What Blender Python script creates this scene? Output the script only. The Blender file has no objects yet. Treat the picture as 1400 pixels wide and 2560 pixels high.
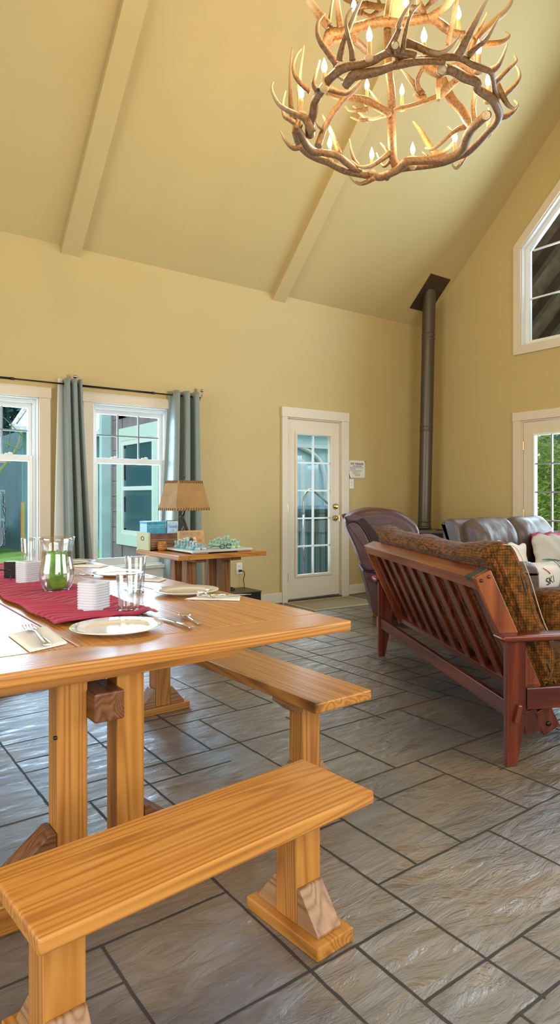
import bpy, bmesh, math, random
from mathutils import Vector, Matrix, noise as mnoise
random.seed(7)
C = bpy.context.scene.collection
SC = bpy.context.scene
PI = math.pi
R_ = math.radians

# ------------------------------------------------------------------ camera
cam_data = bpy.data.cameras.new('camera')
cam = bpy.data.objects.new('camera', cam_data); C.objects.link(cam)
cam_data.sensor_fit = 'HORIZONTAL'; cam_data.sensor_width = 36.0
cam_data.lens = 36.0*1635.0/1400.0
cam_data.shift_x = (700-790)/1400.0
cam_data.shift_y = (1240-1280)/1400.0
cam_data.clip_start = 0.05; cam_data.clip_end = 200
cam.location = (0, 0, 1.2)
cam.rotation_euler = (R_(90), 0, -R_(37.89))
SC.camera = cam

# ------------------------------------------------------------------ world, lights, exposure
w = bpy.data.worlds.new('sky'); SC.world = w; w.use_nodes = True
bg = w.node_tree.nodes['Background']
bg.inputs[0].default_value = (0.74, 0.87, 1.0, 1); bg.inputs[1].default_value = 2.2
SC.view_settings.view_transform = 'Standard'; SC.view_settings.look = 'None'
SC.view_settings.exposure = 0.05; SC.view_settings.gamma = 1.0
SC.view_settings.use_curve_mapping = False
SC.cycles.use_denoising = True
SC.cycles.max_bounces = 8; SC.cycles.transparent_max_bounces = 16
SC.cycles.sample_clamp_indirect = 6.0
SC.cycles.caustics_reflective = False; SC.cycles.caustics_refractive = False

def area(name, loc, rot, sx, sy, power, col):
    l = bpy.data.lights.new(name, 'AREA'); l.shape = 'RECTANGLE'; l.size = sx; l.size_y = sy
    l.energy = power; l.color = col
    o = bpy.data.objects.new(name, l); C.objects.link(o); o.location = loc; o.rotation_euler = rot
    return o
DAY = (0.70, 0.85, 1.0)
# added fill at unseen openings behind camera and far left; daylight through right glazing
area('added_fill_front_a', (0.2, -0.62, 1.5), (R_(-90), 0, PI), 2.4, 1.7, 50, (1.0, .97, .9))
area('added_fill_front_b', (3.8, -0.62, 1.5), (R_(-90), 0, PI), 2.6, 1.7, 55, (1.0, .97, .9))
area('added_fill_left', (-3.12, 2.9, 2.2), (0, R_(-90), 0), 3.0, 3.4, 135, (1.0, .97, .9))
area('daylight_gable_window', (6.75, 2.9, 4.2), (0, R_(90), 0), 1.6, 2.6, 150, (.62, .80, 1.0))
area('daylight_glass_door', (6.75, 3.5, 1.2), (0, R_(90), 0), 1.7, 1.6, 110, DAY)

area('daylight_left_sash_window', (1.22, 6.24, 1.4), (R_(90), 0, PI), .72, 1.35, 52, (.50, .74, 1.0))
area('daylight_right_sash_window', (2.45, 6.24, 1.4), (R_(90), 0, PI), .72, 1.35, 52, (.50, .74, 1.0))
area('daylight_back_door', (4.643, 6.2, 1.1), (R_(90), 0, PI), .46, 1.5, 7, DAY)
# ------------------------------------------------------------------ materials
def newmat(name):
    m = bpy.data.materials.new(name); m.use_nodes = True
    nt = m.node_tree; b = nt.nodes['Principled BSDF']
    return m, nt, b
def N(nt, t, **k):
    n = nt.nodes.new(t)
    for a, v in k.items(): setattr(n, a, v)
    return n
def col4(c): return (c[0], c[1], c[2], 1)
def mat(name, c, rough=.5, metal=0.0, spec=.5, bump=0.0, bscale=60, var=0.0, vscale=4, coat=0.0, sheen=0.0, trans=0.0, emis=None, estr=0.0):
    m, nt, b = newmat(name)
    b.inputs['Base Color'].default_value = col4(c)
    b.inputs['Roughness'].default_value = rough; b.inputs['Metallic'].default_value = metal
    b.inputs['Specular IOR Level'].default_value = spec
    b.inputs['Coat Weight'].default_value = coat; b.inputs['Coat Roughness'].default_value = .15
    b.inputs['Sheen Weight'].default_value = sheen
    b.inputs['Transmission Weight'].default_value = trans
    if emis: b.inputs['Emission Color'].default_value = col4(emis); b.inputs['Emission Strength'].default_value = estr
    if bump or var:
        tc = N(nt, 'ShaderNodeTexCoord')
    if bump:
        n = N(nt, 'ShaderNodeTexNoise'); n.inputs['Scale'].default_value = bscale; n.inputs['Detail'].default_value = 6
        nt.links.new(tc.outputs['Object'], n.inputs['Vector'])
        bp = N(nt, 'ShaderNodeBump'); bp.inputs['Strength'].default_value = bump; bp.inputs['Distance'].default_value = .01
        nt.links.new(n.outputs['Fac'], bp.inputs['Height']); nt.links.new(bp.outputs[0], b.inputs['Normal'])
    if var:
        n = N(nt, 'ShaderNodeTexNoise'); n.inputs['Scale'].default_value = vscale; n.inputs['Detail'].default_value = 5
        nt.links.new(tc.outputs['Object'], n.inputs['Vector'])
        r = N(nt, 'ShaderNodeValToRGB')
        r.color_ramp.elements[0].position = .3; r.color_ramp.elements[1].position = .7
        r.color_ramp.elements[0].color = col4([max(0, x*(1-var)) for x in c]); r.color_ramp.elements[1].color = col4([min(1, x*(1+var)) for x in c])
        nt.links.new(n.outputs['Fac'], r.inputs[0]); nt.links.new(r.outputs[0], b.inputs['Base Color'])
    return m
def wood(name, dark, mid, light, axis, rough=.36, coat=.16, rings=58, knots=True):
    """board wood with the grain along the local axis"""
    m, nt, b = newmat(name)
    tc = N(nt, 'ShaderNodeTexCoord'); oi = N(nt, 'ShaderNodeObjectInfo')
    add = N(nt, 'ShaderNodeVectorMath', operation='MULTIPLY_ADD')
    comb = N(nt, 'ShaderNodeCombineXYZ')
    for i in range(3): nt.links.new(oi.outputs['Random'], comb.inputs[i])
    nt.links.new(comb.outputs[0], add.inputs[0]); add.inputs[1].default_value = (7, 11, 5); nt.links.new(tc.outputs['Object'], add.inputs[2])
    mp = N(nt, 'ShaderNodeMapping'); sc = [1, 1, 1]; sc[axis] = .035
    mp.inputs['Scale'].default_value = sc
    nt.links.new(add.outputs[0], mp.inputs['Vector'])
    n1 = N(nt, 'ShaderNodeTexNoise'); n1.inputs['Scale'].default_value = 5; n1.inputs['Detail'].default_value = 2; n1.inputs['Distortion'].default_value = .25
    n2 = N(nt, 'ShaderNodeTexNoise'); n2.inputs['Scale'].default_value = 90; n2.inputs['Detail'].default_value = 5
    nt.links.new(mp.outputs[0], n1.inputs['Vector']); nt.links.new(mp.outputs[0], n2.inputs['Vector'])
    ml = N(nt, 'ShaderNodeMath', operation='MULTIPLY'); ml.inputs[1].default_value = rings
    nt.links.new(n1.outputs['Fac'], ml.inputs[0])
    fr = N(nt, 'ShaderNodeMath', operation='PINGPONG'); fr.inputs[1].default_value = 1.0
    nt.links.new(ml.outputs[0], fr.inputs[0])
    pw = N(nt, 'ShaderNodeMath', operation='POWER'); pw.inputs[1].default_value = 1.6
    nt.links.new(fr.outputs[0], pw.inputs[0])
    mx = N(nt, 'ShaderNodeMath', operation='MULTIPLY_ADD'); mx.inputs[1].default_value = .55
    nt.links.new(pw.outputs[0], mx.inputs[0])
    m3 = N(nt, 'ShaderNodeMath', operation='MULTIPLY'); m3.inputs[1].default_value = .6
    nt.links.new(n2.outputs['Fac'], m3.inputs[0]); nt.links.new(m3.outputs[0], mx.inputs[2])
    r = N(nt, 'ShaderNodeValToRGB'); e = r.color_ramp.elements
    e[0].position = .12; e[0].color = col4(light); e[1].position = .95; e[1].color = col4(dark)
    x = r.color_ramp.elements.new(.5); x.color = col4(mid)
    nt.links.new(mx.outputs[0], r.inputs[0])
    last = r.outputs[0]
    if knots:
        mp2 = N(nt, 'ShaderNodeMapping'); s2 = [1, 1, 1]; s2[axis] = .45; mp2.inputs['Scale'].default_value = s2
        nt.links.new(add.outputs[0], mp2.inputs['Vector'])
        vo = N(nt, 'ShaderNodeTexVoronoi'); vo.inputs['Scale'].default_value = 2.8
        nt.links.new(mp2.outputs[0], vo.inputs['Vector'])
        rr = N(nt, 'ShaderNodeValToRGB'); rr.color_ramp.elements[0].position = .05; rr.color_ramp.elements[0].color = (1, 1, 1, 1)
        rr.color_ramp.elements[1].position = .15; rr.color_ramp.elements[1].color = (0, 0, 0, 1)
        nt.links.new(vo.outputs['Distance'], rr.inputs[0])
        mm = N(nt, 'ShaderNodeMix', data_type='RGBA'); mm.inputs['B'].default_value = col4([q*.45 for q in dark])
        nt.links.new(rr.outputs[0], mm.inputs['Factor']); nt.links.new(last, mm.inputs['A']); last = mm.outputs['Result']
    nt.links.new(last, b.inputs['Base Color'])
    b.inputs['Roughness'].default_value = rough; b.inputs['Coat Weight'].default_value = coat; b.inputs['Coat Roughness'].default_value = .18
    bp = N(nt, 'ShaderNodeBump'); bp.inputs['Strength'].default_value = .12; bp.inputs['Distance'].default_value = .004
    nt.links.new(mx.outputs[0], bp.inputs['Height']); nt.links.new(bp.outputs[0], b.inputs['Normal'])
    return m
def pane_glass(name, tint, rough=.0):
    m, nt, b = newmat(name); nt.nodes.remove(b); out = nt.nodes['Material Output']
    tr = N(nt, 'ShaderNodeBsdfTransparent'); tr.inputs[0].default_value = col4(tint)
    gl = N(nt, 'ShaderNodeBsdfGlossy'); gl.inputs['Roughness'].default_value = rough
    fr = N(nt, 'ShaderNodeFresnel'); fr.inputs[0].default_value = 1.13
    mx = N(nt, 'ShaderNodeMixShader')
    nt.links.new(fr.outputs[0], mx.inputs[0]); nt.links.new(tr.outputs[0], mx.inputs[1]); nt.links.new(gl.outputs[0], mx.inputs[2])
    nt.links.new(mx.outputs[0], out.inputs['Surface'])
    return m
def thin_glass(name, tint=(1, 1, 1), base=.06, edge=.7, rough=.02):
    m, nt, b = newmat(name); nt.nodes.remove(b)
    out = nt.nodes['Material Output']
    tr = N(nt, 'ShaderNodeBsdfTransparent'); tr.inputs[0].default_value = col4(tint)
    gl = N(nt, 'ShaderNodeBsdfGlossy'); gl.inputs['Roughness'].default_value = rough
    lw = N(nt, 'ShaderNodeLayerWeight'); lw.inputs['Blend'].default_value = .25
    mr = N(nt, 'ShaderNodeMapRange'); mr.inputs['To Min'].default_value = base; mr.inputs['To Max'].default_value = edge
    nt.links.new(lw.outputs['Facing'], mr.inputs['Value'])
    mx = N(nt, 'ShaderNodeMixShader')
    nt.links.new(mr.outputs[0], mx.inputs[0]); nt.links.new(tr.outputs[0], mx.inputs[1]); nt.links.new(gl.outputs[0], mx.inputs[2])
    nt.links.new(mx.outputs[0], out.inputs['Surface'])
    return m
def slate():
    m, nt, b = newmat('stamped_slate')
    tc = N(nt, 'ShaderNodeTexCoord')
    n1 = N(nt, 'ShaderNodeTexNoise'); n1.inputs['Scale'].default_value = 1.3; n1.inputs['Detail'].default_value = 7; n1.inputs['Distortion'].default_value = .5
    n3 = N(nt, 'ShaderNodeTexNoise'); n3.inputs['Scale'].default_value = 120; n3.inputs['Detail'].default_value = 5
    mpa = N(nt, 'ShaderNodeMapping'); mpa.inputs['Rotation'].default_value = (0, 0, .55); mpa.inputs['Scale'].default_value = (1, 3.2, 1)
    nt.links.new(tc.outputs['Object'], mpa.inputs['Vector'])
    n2 = N(nt, 'ShaderNodeTexNoise'); n2.inputs['Scale'].default_value = 4.8; n2.inputs['Detail'].default_value = 8; n2.inputs['Roughness'].default_value = .6; n2.inputs['Distortion'].default_value = 1.5
    n4 = N(nt, 'ShaderNodeTexNoise'); n4.inputs['Scale'].default_value = 14; n4.inputs['Detail'].default_value = 4; n4.inputs['Distortion'].default_value = .6
    nt.links.new(mpa.outputs[0], n2.inputs['Vector']); nt.links.new(mpa.outputs[0], n4.inputs['Vector'])
    for n in (n1, n3): nt.links.new(tc.outputs['Object'], n.inputs['Vector'])
    r = N(nt, 'ShaderNodeValToRGB'); e = r.color_ramp.elements
    e[0].position = .32; e[0].color = (.145, .145, .152, 1); e[1].position = .68; e[1].color = (.285, .215, .14, 1)
    x = e.new(.5); x.color = (.21, .182, .15, 1)
    nt.links.new(n1.outputs['Fac'], r.inputs[0])
    r2 = N(nt, 'ShaderNodeValToRGB'); r2.color_ramp.elements[0].position = .3; r2.color_ramp.elements[0].color = (.72, .70, .67, 1)
    r2.color_ramp.elements[1].position = .62; r2.color_ramp.elements[1].color = (1.12, 1.1, 1.08, 1)
    nt.links.new(n2.outputs['Fac'], r2.inputs[0])
    mm = N(nt, 'ShaderNodeMix', data_type='RGBA', blend_type='MULTIPLY'); mm.inputs['Factor'].default_value = .8
    nt.links.new(r.outputs[0], mm.inputs['A']); nt.links.new(r2.outputs[0], mm.inputs['B'])
    nt.links.new(mm.outputs['Result'], b.inputs['Base Color'])
    mr = N(nt, 'ShaderNodeMapRange'); mr.inputs['To Min'].default_value = .13; mr.inputs['To Max'].default_value = .30
    nt.links.new(n2.outputs['Fac'], mr.inputs['Value']); nt.links.new(mr.outputs[0], b.inputs['Roughness'])
    b.inputs['Specular IOR Level'].default_value = 1.0
    # chipped ridges: fold the noise so that it creases
    def ridge(src, k):
        a = N(nt, 'ShaderNodeMath', operation='MULTIPLY'); a.inputs[1].default_value = k; nt.links.new(src, a.inputs[0])
        p = N(nt, 'ShaderNodeMath', operation='PINGPONG'); p.inputs[1].default_value = 1.0; nt.links.new(a.outputs[0], p.inputs[0]); return p.outputs[0]
    q1 = ridge(n2.outputs['Fac'], 3.4); q2 = ridge(n4.outputs['Fac'], 2.4)
    a1 = N(nt, 'ShaderNodeMath', operation='MULTIPLY_ADD'); a1.inputs[1].default_value = .30; nt.links.new(q2, a1.inputs[0]); nt.links.new(q1, a1.inputs[2])
    a2 = N(nt, 'ShaderNodeMath', operation='MULTIPLY_ADD'); a2.inputs[1].default_value = .13
    nt.links.new(n3.outputs['Fac'], a2.inputs[0]); nt.links.new(a1.outputs[0], a2.inputs[2])
    bp = N(nt, 'ShaderNodeBump'); b.inputs['Coat Weight'].default_value = .7; b.inputs['Coat Roughness'].default_value = .13; b.inputs['Coat IOR'].default_value = 1.6
    bp.inputs['Strength'].default_value = .42; bp.inputs['Distance'].default_value = .012
    nt.links.new(a2.outputs[0], bp.inputs['Height']); nt.links.new(bp.outputs[0], b.inputs['Normal']); nt.links.new(bp.outputs[0], b.inputs['Coat Normal'])
    return m
def tweed():
    m, nt, b = newmat('brown_tweed')
    tc = N(nt, 'ShaderNodeTexCoord')
    n1 = N(nt, 'ShaderNodeTexNoise'); n1.inputs['Scale'].default_value = 38; n1.inputs['Detail'].default_value = 4
    nt.links.new(tc.outputs['Object'], n1.inputs['Vector'])
    r = N(nt, 'ShaderNodeValToRGB'); e = r.color_ramp.elements
    e[0].position = .36; e[0].color = (.075, .036, .008, 1); e[1].position = .64; e[1].color = (.27, .085, .018, 1)
    x = e.new(.5); x.color = (.165, .068, .011, 1)
    nt.links.new(n1.outputs['Fac'], r.inputs[0])
    sp = N(nt, 'ShaderNodeSeparateXYZ'); 
    n2 = N(nt, 'ShaderNodeTexNoise'); n2.inputs['Scale'].default_value = 9
    mixv = N(nt, 'ShaderNodeMix', data_type='VECTOR'); mixv.inputs['Factor'].default_value = .012
    nt.links.new(tc.outputs['Object'], n2.inputs['Vector'])
    nt.links.new(tc.outputs['Object'], mixv.inputs[4]); nt.links.new(n2.outputs['Color'], mixv.inputs[5])
    nt.links.new(mixv.outputs[1], sp.inputs[0])
    prev = None
    for i in range(3):
        s = N(nt, 'ShaderNodeMath', operation='MULTIPLY'); s.inputs[1].default_value = 2*PI/.0128
        nt.links.new(sp.outputs[i], s.inputs[0])
        c = N(nt, 'ShaderNodeMath', operation='SINE'); nt.links.new(s.outputs[0], c.inputs[0])
        if prev is None: prev = c.outputs[0]
        else:
            q = N(nt, 'ShaderNodeMath', operation='MAXIMUM'); nt.links.new(prev, q.inputs[0]); nt.links.new(c.outputs[0], q.inputs[1]); prev = q.outputs[0]
    r2 = N(nt, 'ShaderNodeValToRGB'); r2.color_ramp.elements[0].position = .78; r2.color_ramp.elements[0].color = (1, 1, 1, 1)
    r2.color_ramp.elements[1].position = .97; r2.color_ramp.elements[1].color = (.16, .11, .08, 1)
    nt.links.new(prev, r2.inputs[0])
    mm = N(nt, 'ShaderNodeMix', data_type='RGBA', blend_type='MULTIPLY'); mm.inputs['Factor'].default_value = .75
    nt.links.new(r.outputs[0], mm.inputs['A']); nt.links.new(r2.outputs[0], mm.inputs['B'])
    nt.links.new(mm.outputs['Result'], b.inputs['Base Color'])
    b.inputs['Roughness'].default_value = .95; b.inputs['Specular IOR Level'].default_value = .15; b.inputs['Sheen Weight'].default_value = .08; b.inputs['Sheen Roughness'].default_value = .4
    bp = N(nt, 'ShaderNodeBump'); bp.inputs['Strength'].default_value = .4; bp.inputs['Distance'].default_value = .004
    nt.links.new(mm.outputs['Result'], bp.inputs['Height']); nt.links.new(bp.outputs[0], b.inputs['Normal'])
    return m
def leather(name, c):
    m, nt, b = newmat(name)
    tc = N(nt, 'ShaderNodeTexCoord')
    n1 = N(nt, 'ShaderNodeTexNoise'); n1.inputs['Scale'].default_value = 5; n1.inputs['Detail'].default_value = 4; n1.inputs['Distortion'].default_value = 1.5
    n2 = N(nt, 'ShaderNodeTexVoronoi'); n2.inputs['Scale'].default_value = 240
    nt.links.new(tc.outputs['Object'], n1.inputs['Vector']); nt.links.new(tc.outputs['Object'], n2.inputs['Vector'])
    ad = N(nt, 'ShaderNodeMath', operation='MULTIPLY_ADD'); ad.inputs[1].default_value = .05
    nt.links.new(n2.outputs['Distance'], ad.inputs[0]); nt.links.new(n1.outputs['Fac'], ad.inputs[2])
    bp = N(nt, 'ShaderNodeBump'); bp.inputs['Strength'].default_value = .35; bp.inputs['Distance'].default_value = .02
    nt.links.new(ad.outputs[0], bp.inputs['Height']); nt.links.new(bp.outputs[0], b.inputs['Normal'])
    b.inputs['Base Color'].default_value = col4(c); b.inputs['Roughness'].default_value = .40; b.inputs['Specular IOR Level'].default_value = .6
    return m
def antler_mat():
    m, nt, b = newmat('antler_bone')
    at = N(nt, 'ShaderNodeAttribute'); at.attribute_name = 'along'
    tc = N(nt, 'ShaderNodeTexCoord')
    n1 = N(nt, 'ShaderNodeTexNoise'); n1.inputs['Scale'].default_value = 70; n1.inputs['Detail'].default_value = 7; n1.inputs['Roughness'].default_value = .7
    nt.links.new(tc.outputs['Object'], n1.inputs['Vector'])
    r0 = N(nt, 'ShaderNodeValToRGB'); e = r0.color_ramp.elements
    e[0].position = .32; e[0].color = (.070, .030, .009, 1); e[1].position = .74; e[1].color = (.36, .175, .052, 1)
    nt.links.new(n1.outputs['Fac'], r0.inputs[0])
    mr = N(nt, 'ShaderNodeMapRange'); mr.inputs['From Min'].default_value = .35; mr.inputs['From Max'].default_value = 1.0
    nt.links.new(at.outputs['Fac'], mr.inputs['Value'])
    mm = N(nt, 'ShaderNodeMix', data_type='RGBA'); mm.inputs['B'].default_value = (.55, .41, .23, 1)
    nt.links.new(mr.outputs[0], mm.inputs['Factor']); nt.links.new(r0.outputs[0], mm.inputs['A'])
    nt.links.new(mm.outputs['Result'], b.inputs['Base Color'])
    b.inputs['Roughness'].default_value = .42
    bp = N(nt, 'ShaderNodeBump'); bp.inputs['Strength'].default_value = .5; bp.inputs['Distance'].default_value = .006
    nt.links.new(n1.outputs['Fac'], bp.inputs['Height']); nt.links.new(bp.outputs[0], b.inputs['Normal'])
    return m

M = {}
M['wall'] = mat('ochre_wall_paint', (.53, .40, .17), .62, bump=.05, bscale=90)
M['ceil'] = mat('ochre_ceiling_paint', (.525, .40, .175), .7, bump=.05, bscale=90)
M['trim'] = mat('cream_trim_paint', (.70, .60, .46), .4)
M['vinyl'] = mat('white_vinyl', (.80, .83, .82), .3)
M['doorpaint'] = mat('cream_door_paint', (.70, .605, .45), .38)
M['slate'] = slate()
M['grout'] = mat('dark_grout', (.05, .046, .042), .7, bump=.3, bscale=50, spec=.3)
gd, gm, gl = (.33, .115, .018), (.50, .205, .036), (.62, .29, .062)
for i, ax in enumerate('xyz'):
    M['oak_'+ax] = wood('golden_fir_'+ax, gd, gm, gl, i)
    M['cherry_'+ax] = wood('cherry_'+ax, (.040, .004, .002), (.10, .012, .0035), (.20, .036, .008), i, rough=.3, coat=.15, knots=False, rings=12)
    M['cedar_'+ax] = wood('brown_cedar_'+ax, (.16, .06, .02), (.33, .14, .046), (.47, .23, .085), i, rough=.45, coat=.1)
for i, ax in enumerate('xyz'): M['walnut_'+ax] = wood('dark_cedar_'+ax, (.075, .024, .007), (.17, .06, .018), (.27, .105, .034), i, rough=.45, coat=.1)
M['endgrain'] = wood('end_grain', (.19, .075, .02), (.36, .155, .045), (.5, .25, .08), 1, rings=50, knots=False)
M['brace'] = wood('brace_end_wood', (.2, .09, .035), (.36, .19, .085), (.46, .27, .13), 1, rough=.5, rings=40, knots=False)
M['cherry_lit_z'] = wood('lit_cherry_z', (.10, .018, .004), (.22, .048, .010), (.33, .09, .02), 2, rough=.3, coat=.15, knots=False, rings=12)  # same cherry, lightened to orange for the light on the futon stiles
M['cherry_lit_y'] = wood('lit_cherry_y', (.10, .018, .004), (.20, .042, .009), (.30, .08, .018), 1, rough=.3, coat=.15, knots=False, rings=12)  # as above, light on the top rail put into the wood colour
M['tweed'] = tweed()
M['leather'] = leather('burgundy_leather', (.075, .028, .03))
M['leather2'] = leather('chocolate_leather', (.10, .066, .056))
M['antler'] = antler_mat()
M['cut'] = mat('cut_antler_core', (.50, .39, .22), .7, var=.25, vscale=60)
M['flue'] = mat('bronze_flue', (.105, .085, .062), .38, metal=.55)
M['darkplate'] = mat('dark_bronze_plate', (.06, .038, .02), .5, metal=.3)
M['stove'] = mat('stove_enamel', (.10, .095, .07), .4)
M['black'] = mat('black_plastic', (.012, .012, .014), .35)
M['iron'] = mat('dark_iron', (.03, .026, .024), .35, metal=.8)
M['nickel'] = mat('brushed_nickel', (.45, .42, .38), .25, metal=1)
M['steel'] = mat('polished_steel', (.75, .74, .72), .12, metal=1)
M['brass'] = mat('polished_brass', (.75, .52, .2), .18, metal=1)
M['pane'] = pane_glass('window_pane', (.95, .98, .98))
M['glass'] = thin_glass('drinking_glass', (.97, .985, .98), .10, .95, .015)
M['glassbase'] = thin_glass('thick_glass_base', (.86, .9, .88), .2, .95, .03)
M['china'] = mat('cream_china', (.80, .76, .66), .12, coat=.6)
M['chinawell'] = mat('cream_china_well', (.80, .70, .55), .12, coat=.6)
M['linen'] = mat('white_linen', (.82, .79, .72), .9, bump=.2, bscale=160)
M['napfork'] = M['linen']
M['curtain'] = mat('grey_green_satin', (.19, .235, .205), .36, sheen=.4, bump=.12, bscale=120)
M['lining'] = mat('pale_curtain_lining', (.74, .77, .73), .7)
M['frost'] = mat('frosted_white_glass', (.80, .80, .86), .35, trans=.25)
M['candle'] = mat('green_candle_wax', (.13, .45, .03), .4, var=.55, vscale=14)
M['shade'] = mat('parchment_shade', (.36, .185, .035), .6, var=.15, vscale=12)
M['lace'] = mat('dark_leather_lace', (.12, .045, .02), .7)
M['paper'] = mat('white_paper', (.78, .74, .64), .8)
M['ink'] = mat('black_ink', (.03, .03, .03), .8)
M['greyink'] = mat('grey_ink', (.30, .29, .27), .8)
M['redink'] = mat('red_ink', (.5, .06, .05), .8)
M['switch'] = mat('white_switch_plate', (.78, .75, .68), .35)
M['mat'] = mat('tan_doormat', (.30, .245, .14), .95, bump=.4, bscale=200)
M['matedge'] = mat('pale_doormat_binding', (.55, .47, .28), .9)
M['grey_fab'] = mat('grey_linen_fabric', (.52, .475, .41), .9, bump=.25, bscale=150)
M['white_fab'] = mat('white_cotton_fabric', (.80, .77, .70), .9, bump=.2, bscale=90)
M['red_fab'] = mat('crimson_fabric', (.45, .02, .09), .85)
M['teal_ink'] = mat('teal_print', (.05, .2, .19), .8)
M['brown_ink'] = mat('brown_print', (.16, .075, .03), .8)
M['crate_side'] = mat('pale_green_crate_end', (.52, .50, .27), .6)
M['bluebox'] = mat('bright_blue_cardboard', (.04, .32, .48), .5, var=.25, vscale=30)
M['bluelight'] = mat('light_blue_cardboard', (.35, .6, .68), .5)
M['bookblue'] = mat('pale_blue_cover', (.42, .60, .78), .5, var=.3, vscale=40)
M['bookdark'] = mat('dark_cover', (.03, .09, .11), .4)
M['signwood'] = mat('tan_sign_board', (.58, .33, .12), .6, var=.12, vscale=20)
M['orange'] = mat('orange_print', (.6, .17, .03), .7)
M['board'] = mat('white_marble', (.58, .60, .60), .2, var=.12, vscale=9)
M['boarddark'] = mat('grey_marble', (.32, .33, .33), .2)
M['cw'] = mat('milky_turquoise_stone', (.42, .56, .56), .25, var=.45, vscale=40)
M['ct'] = mat('bright_turquoise_stone', (.03, .42, .45), .25)
M['cg'] = mat('pale_green_stone', (.38, .60, .46), .25, var=.3, vscale=40)
M['cy'] = mat('yellow_stone', (.65, .5, .06), .3)
M['bulb'] = mat('lit_flame_bulb', (1, .85, .6), .3, emis=(1.0, .82, .5), estr=30)
M['sleeve'] = mat('ivory_candle_sleeve', (.62, .40, .17), .55)
CANDLE_W = 5.3
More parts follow.
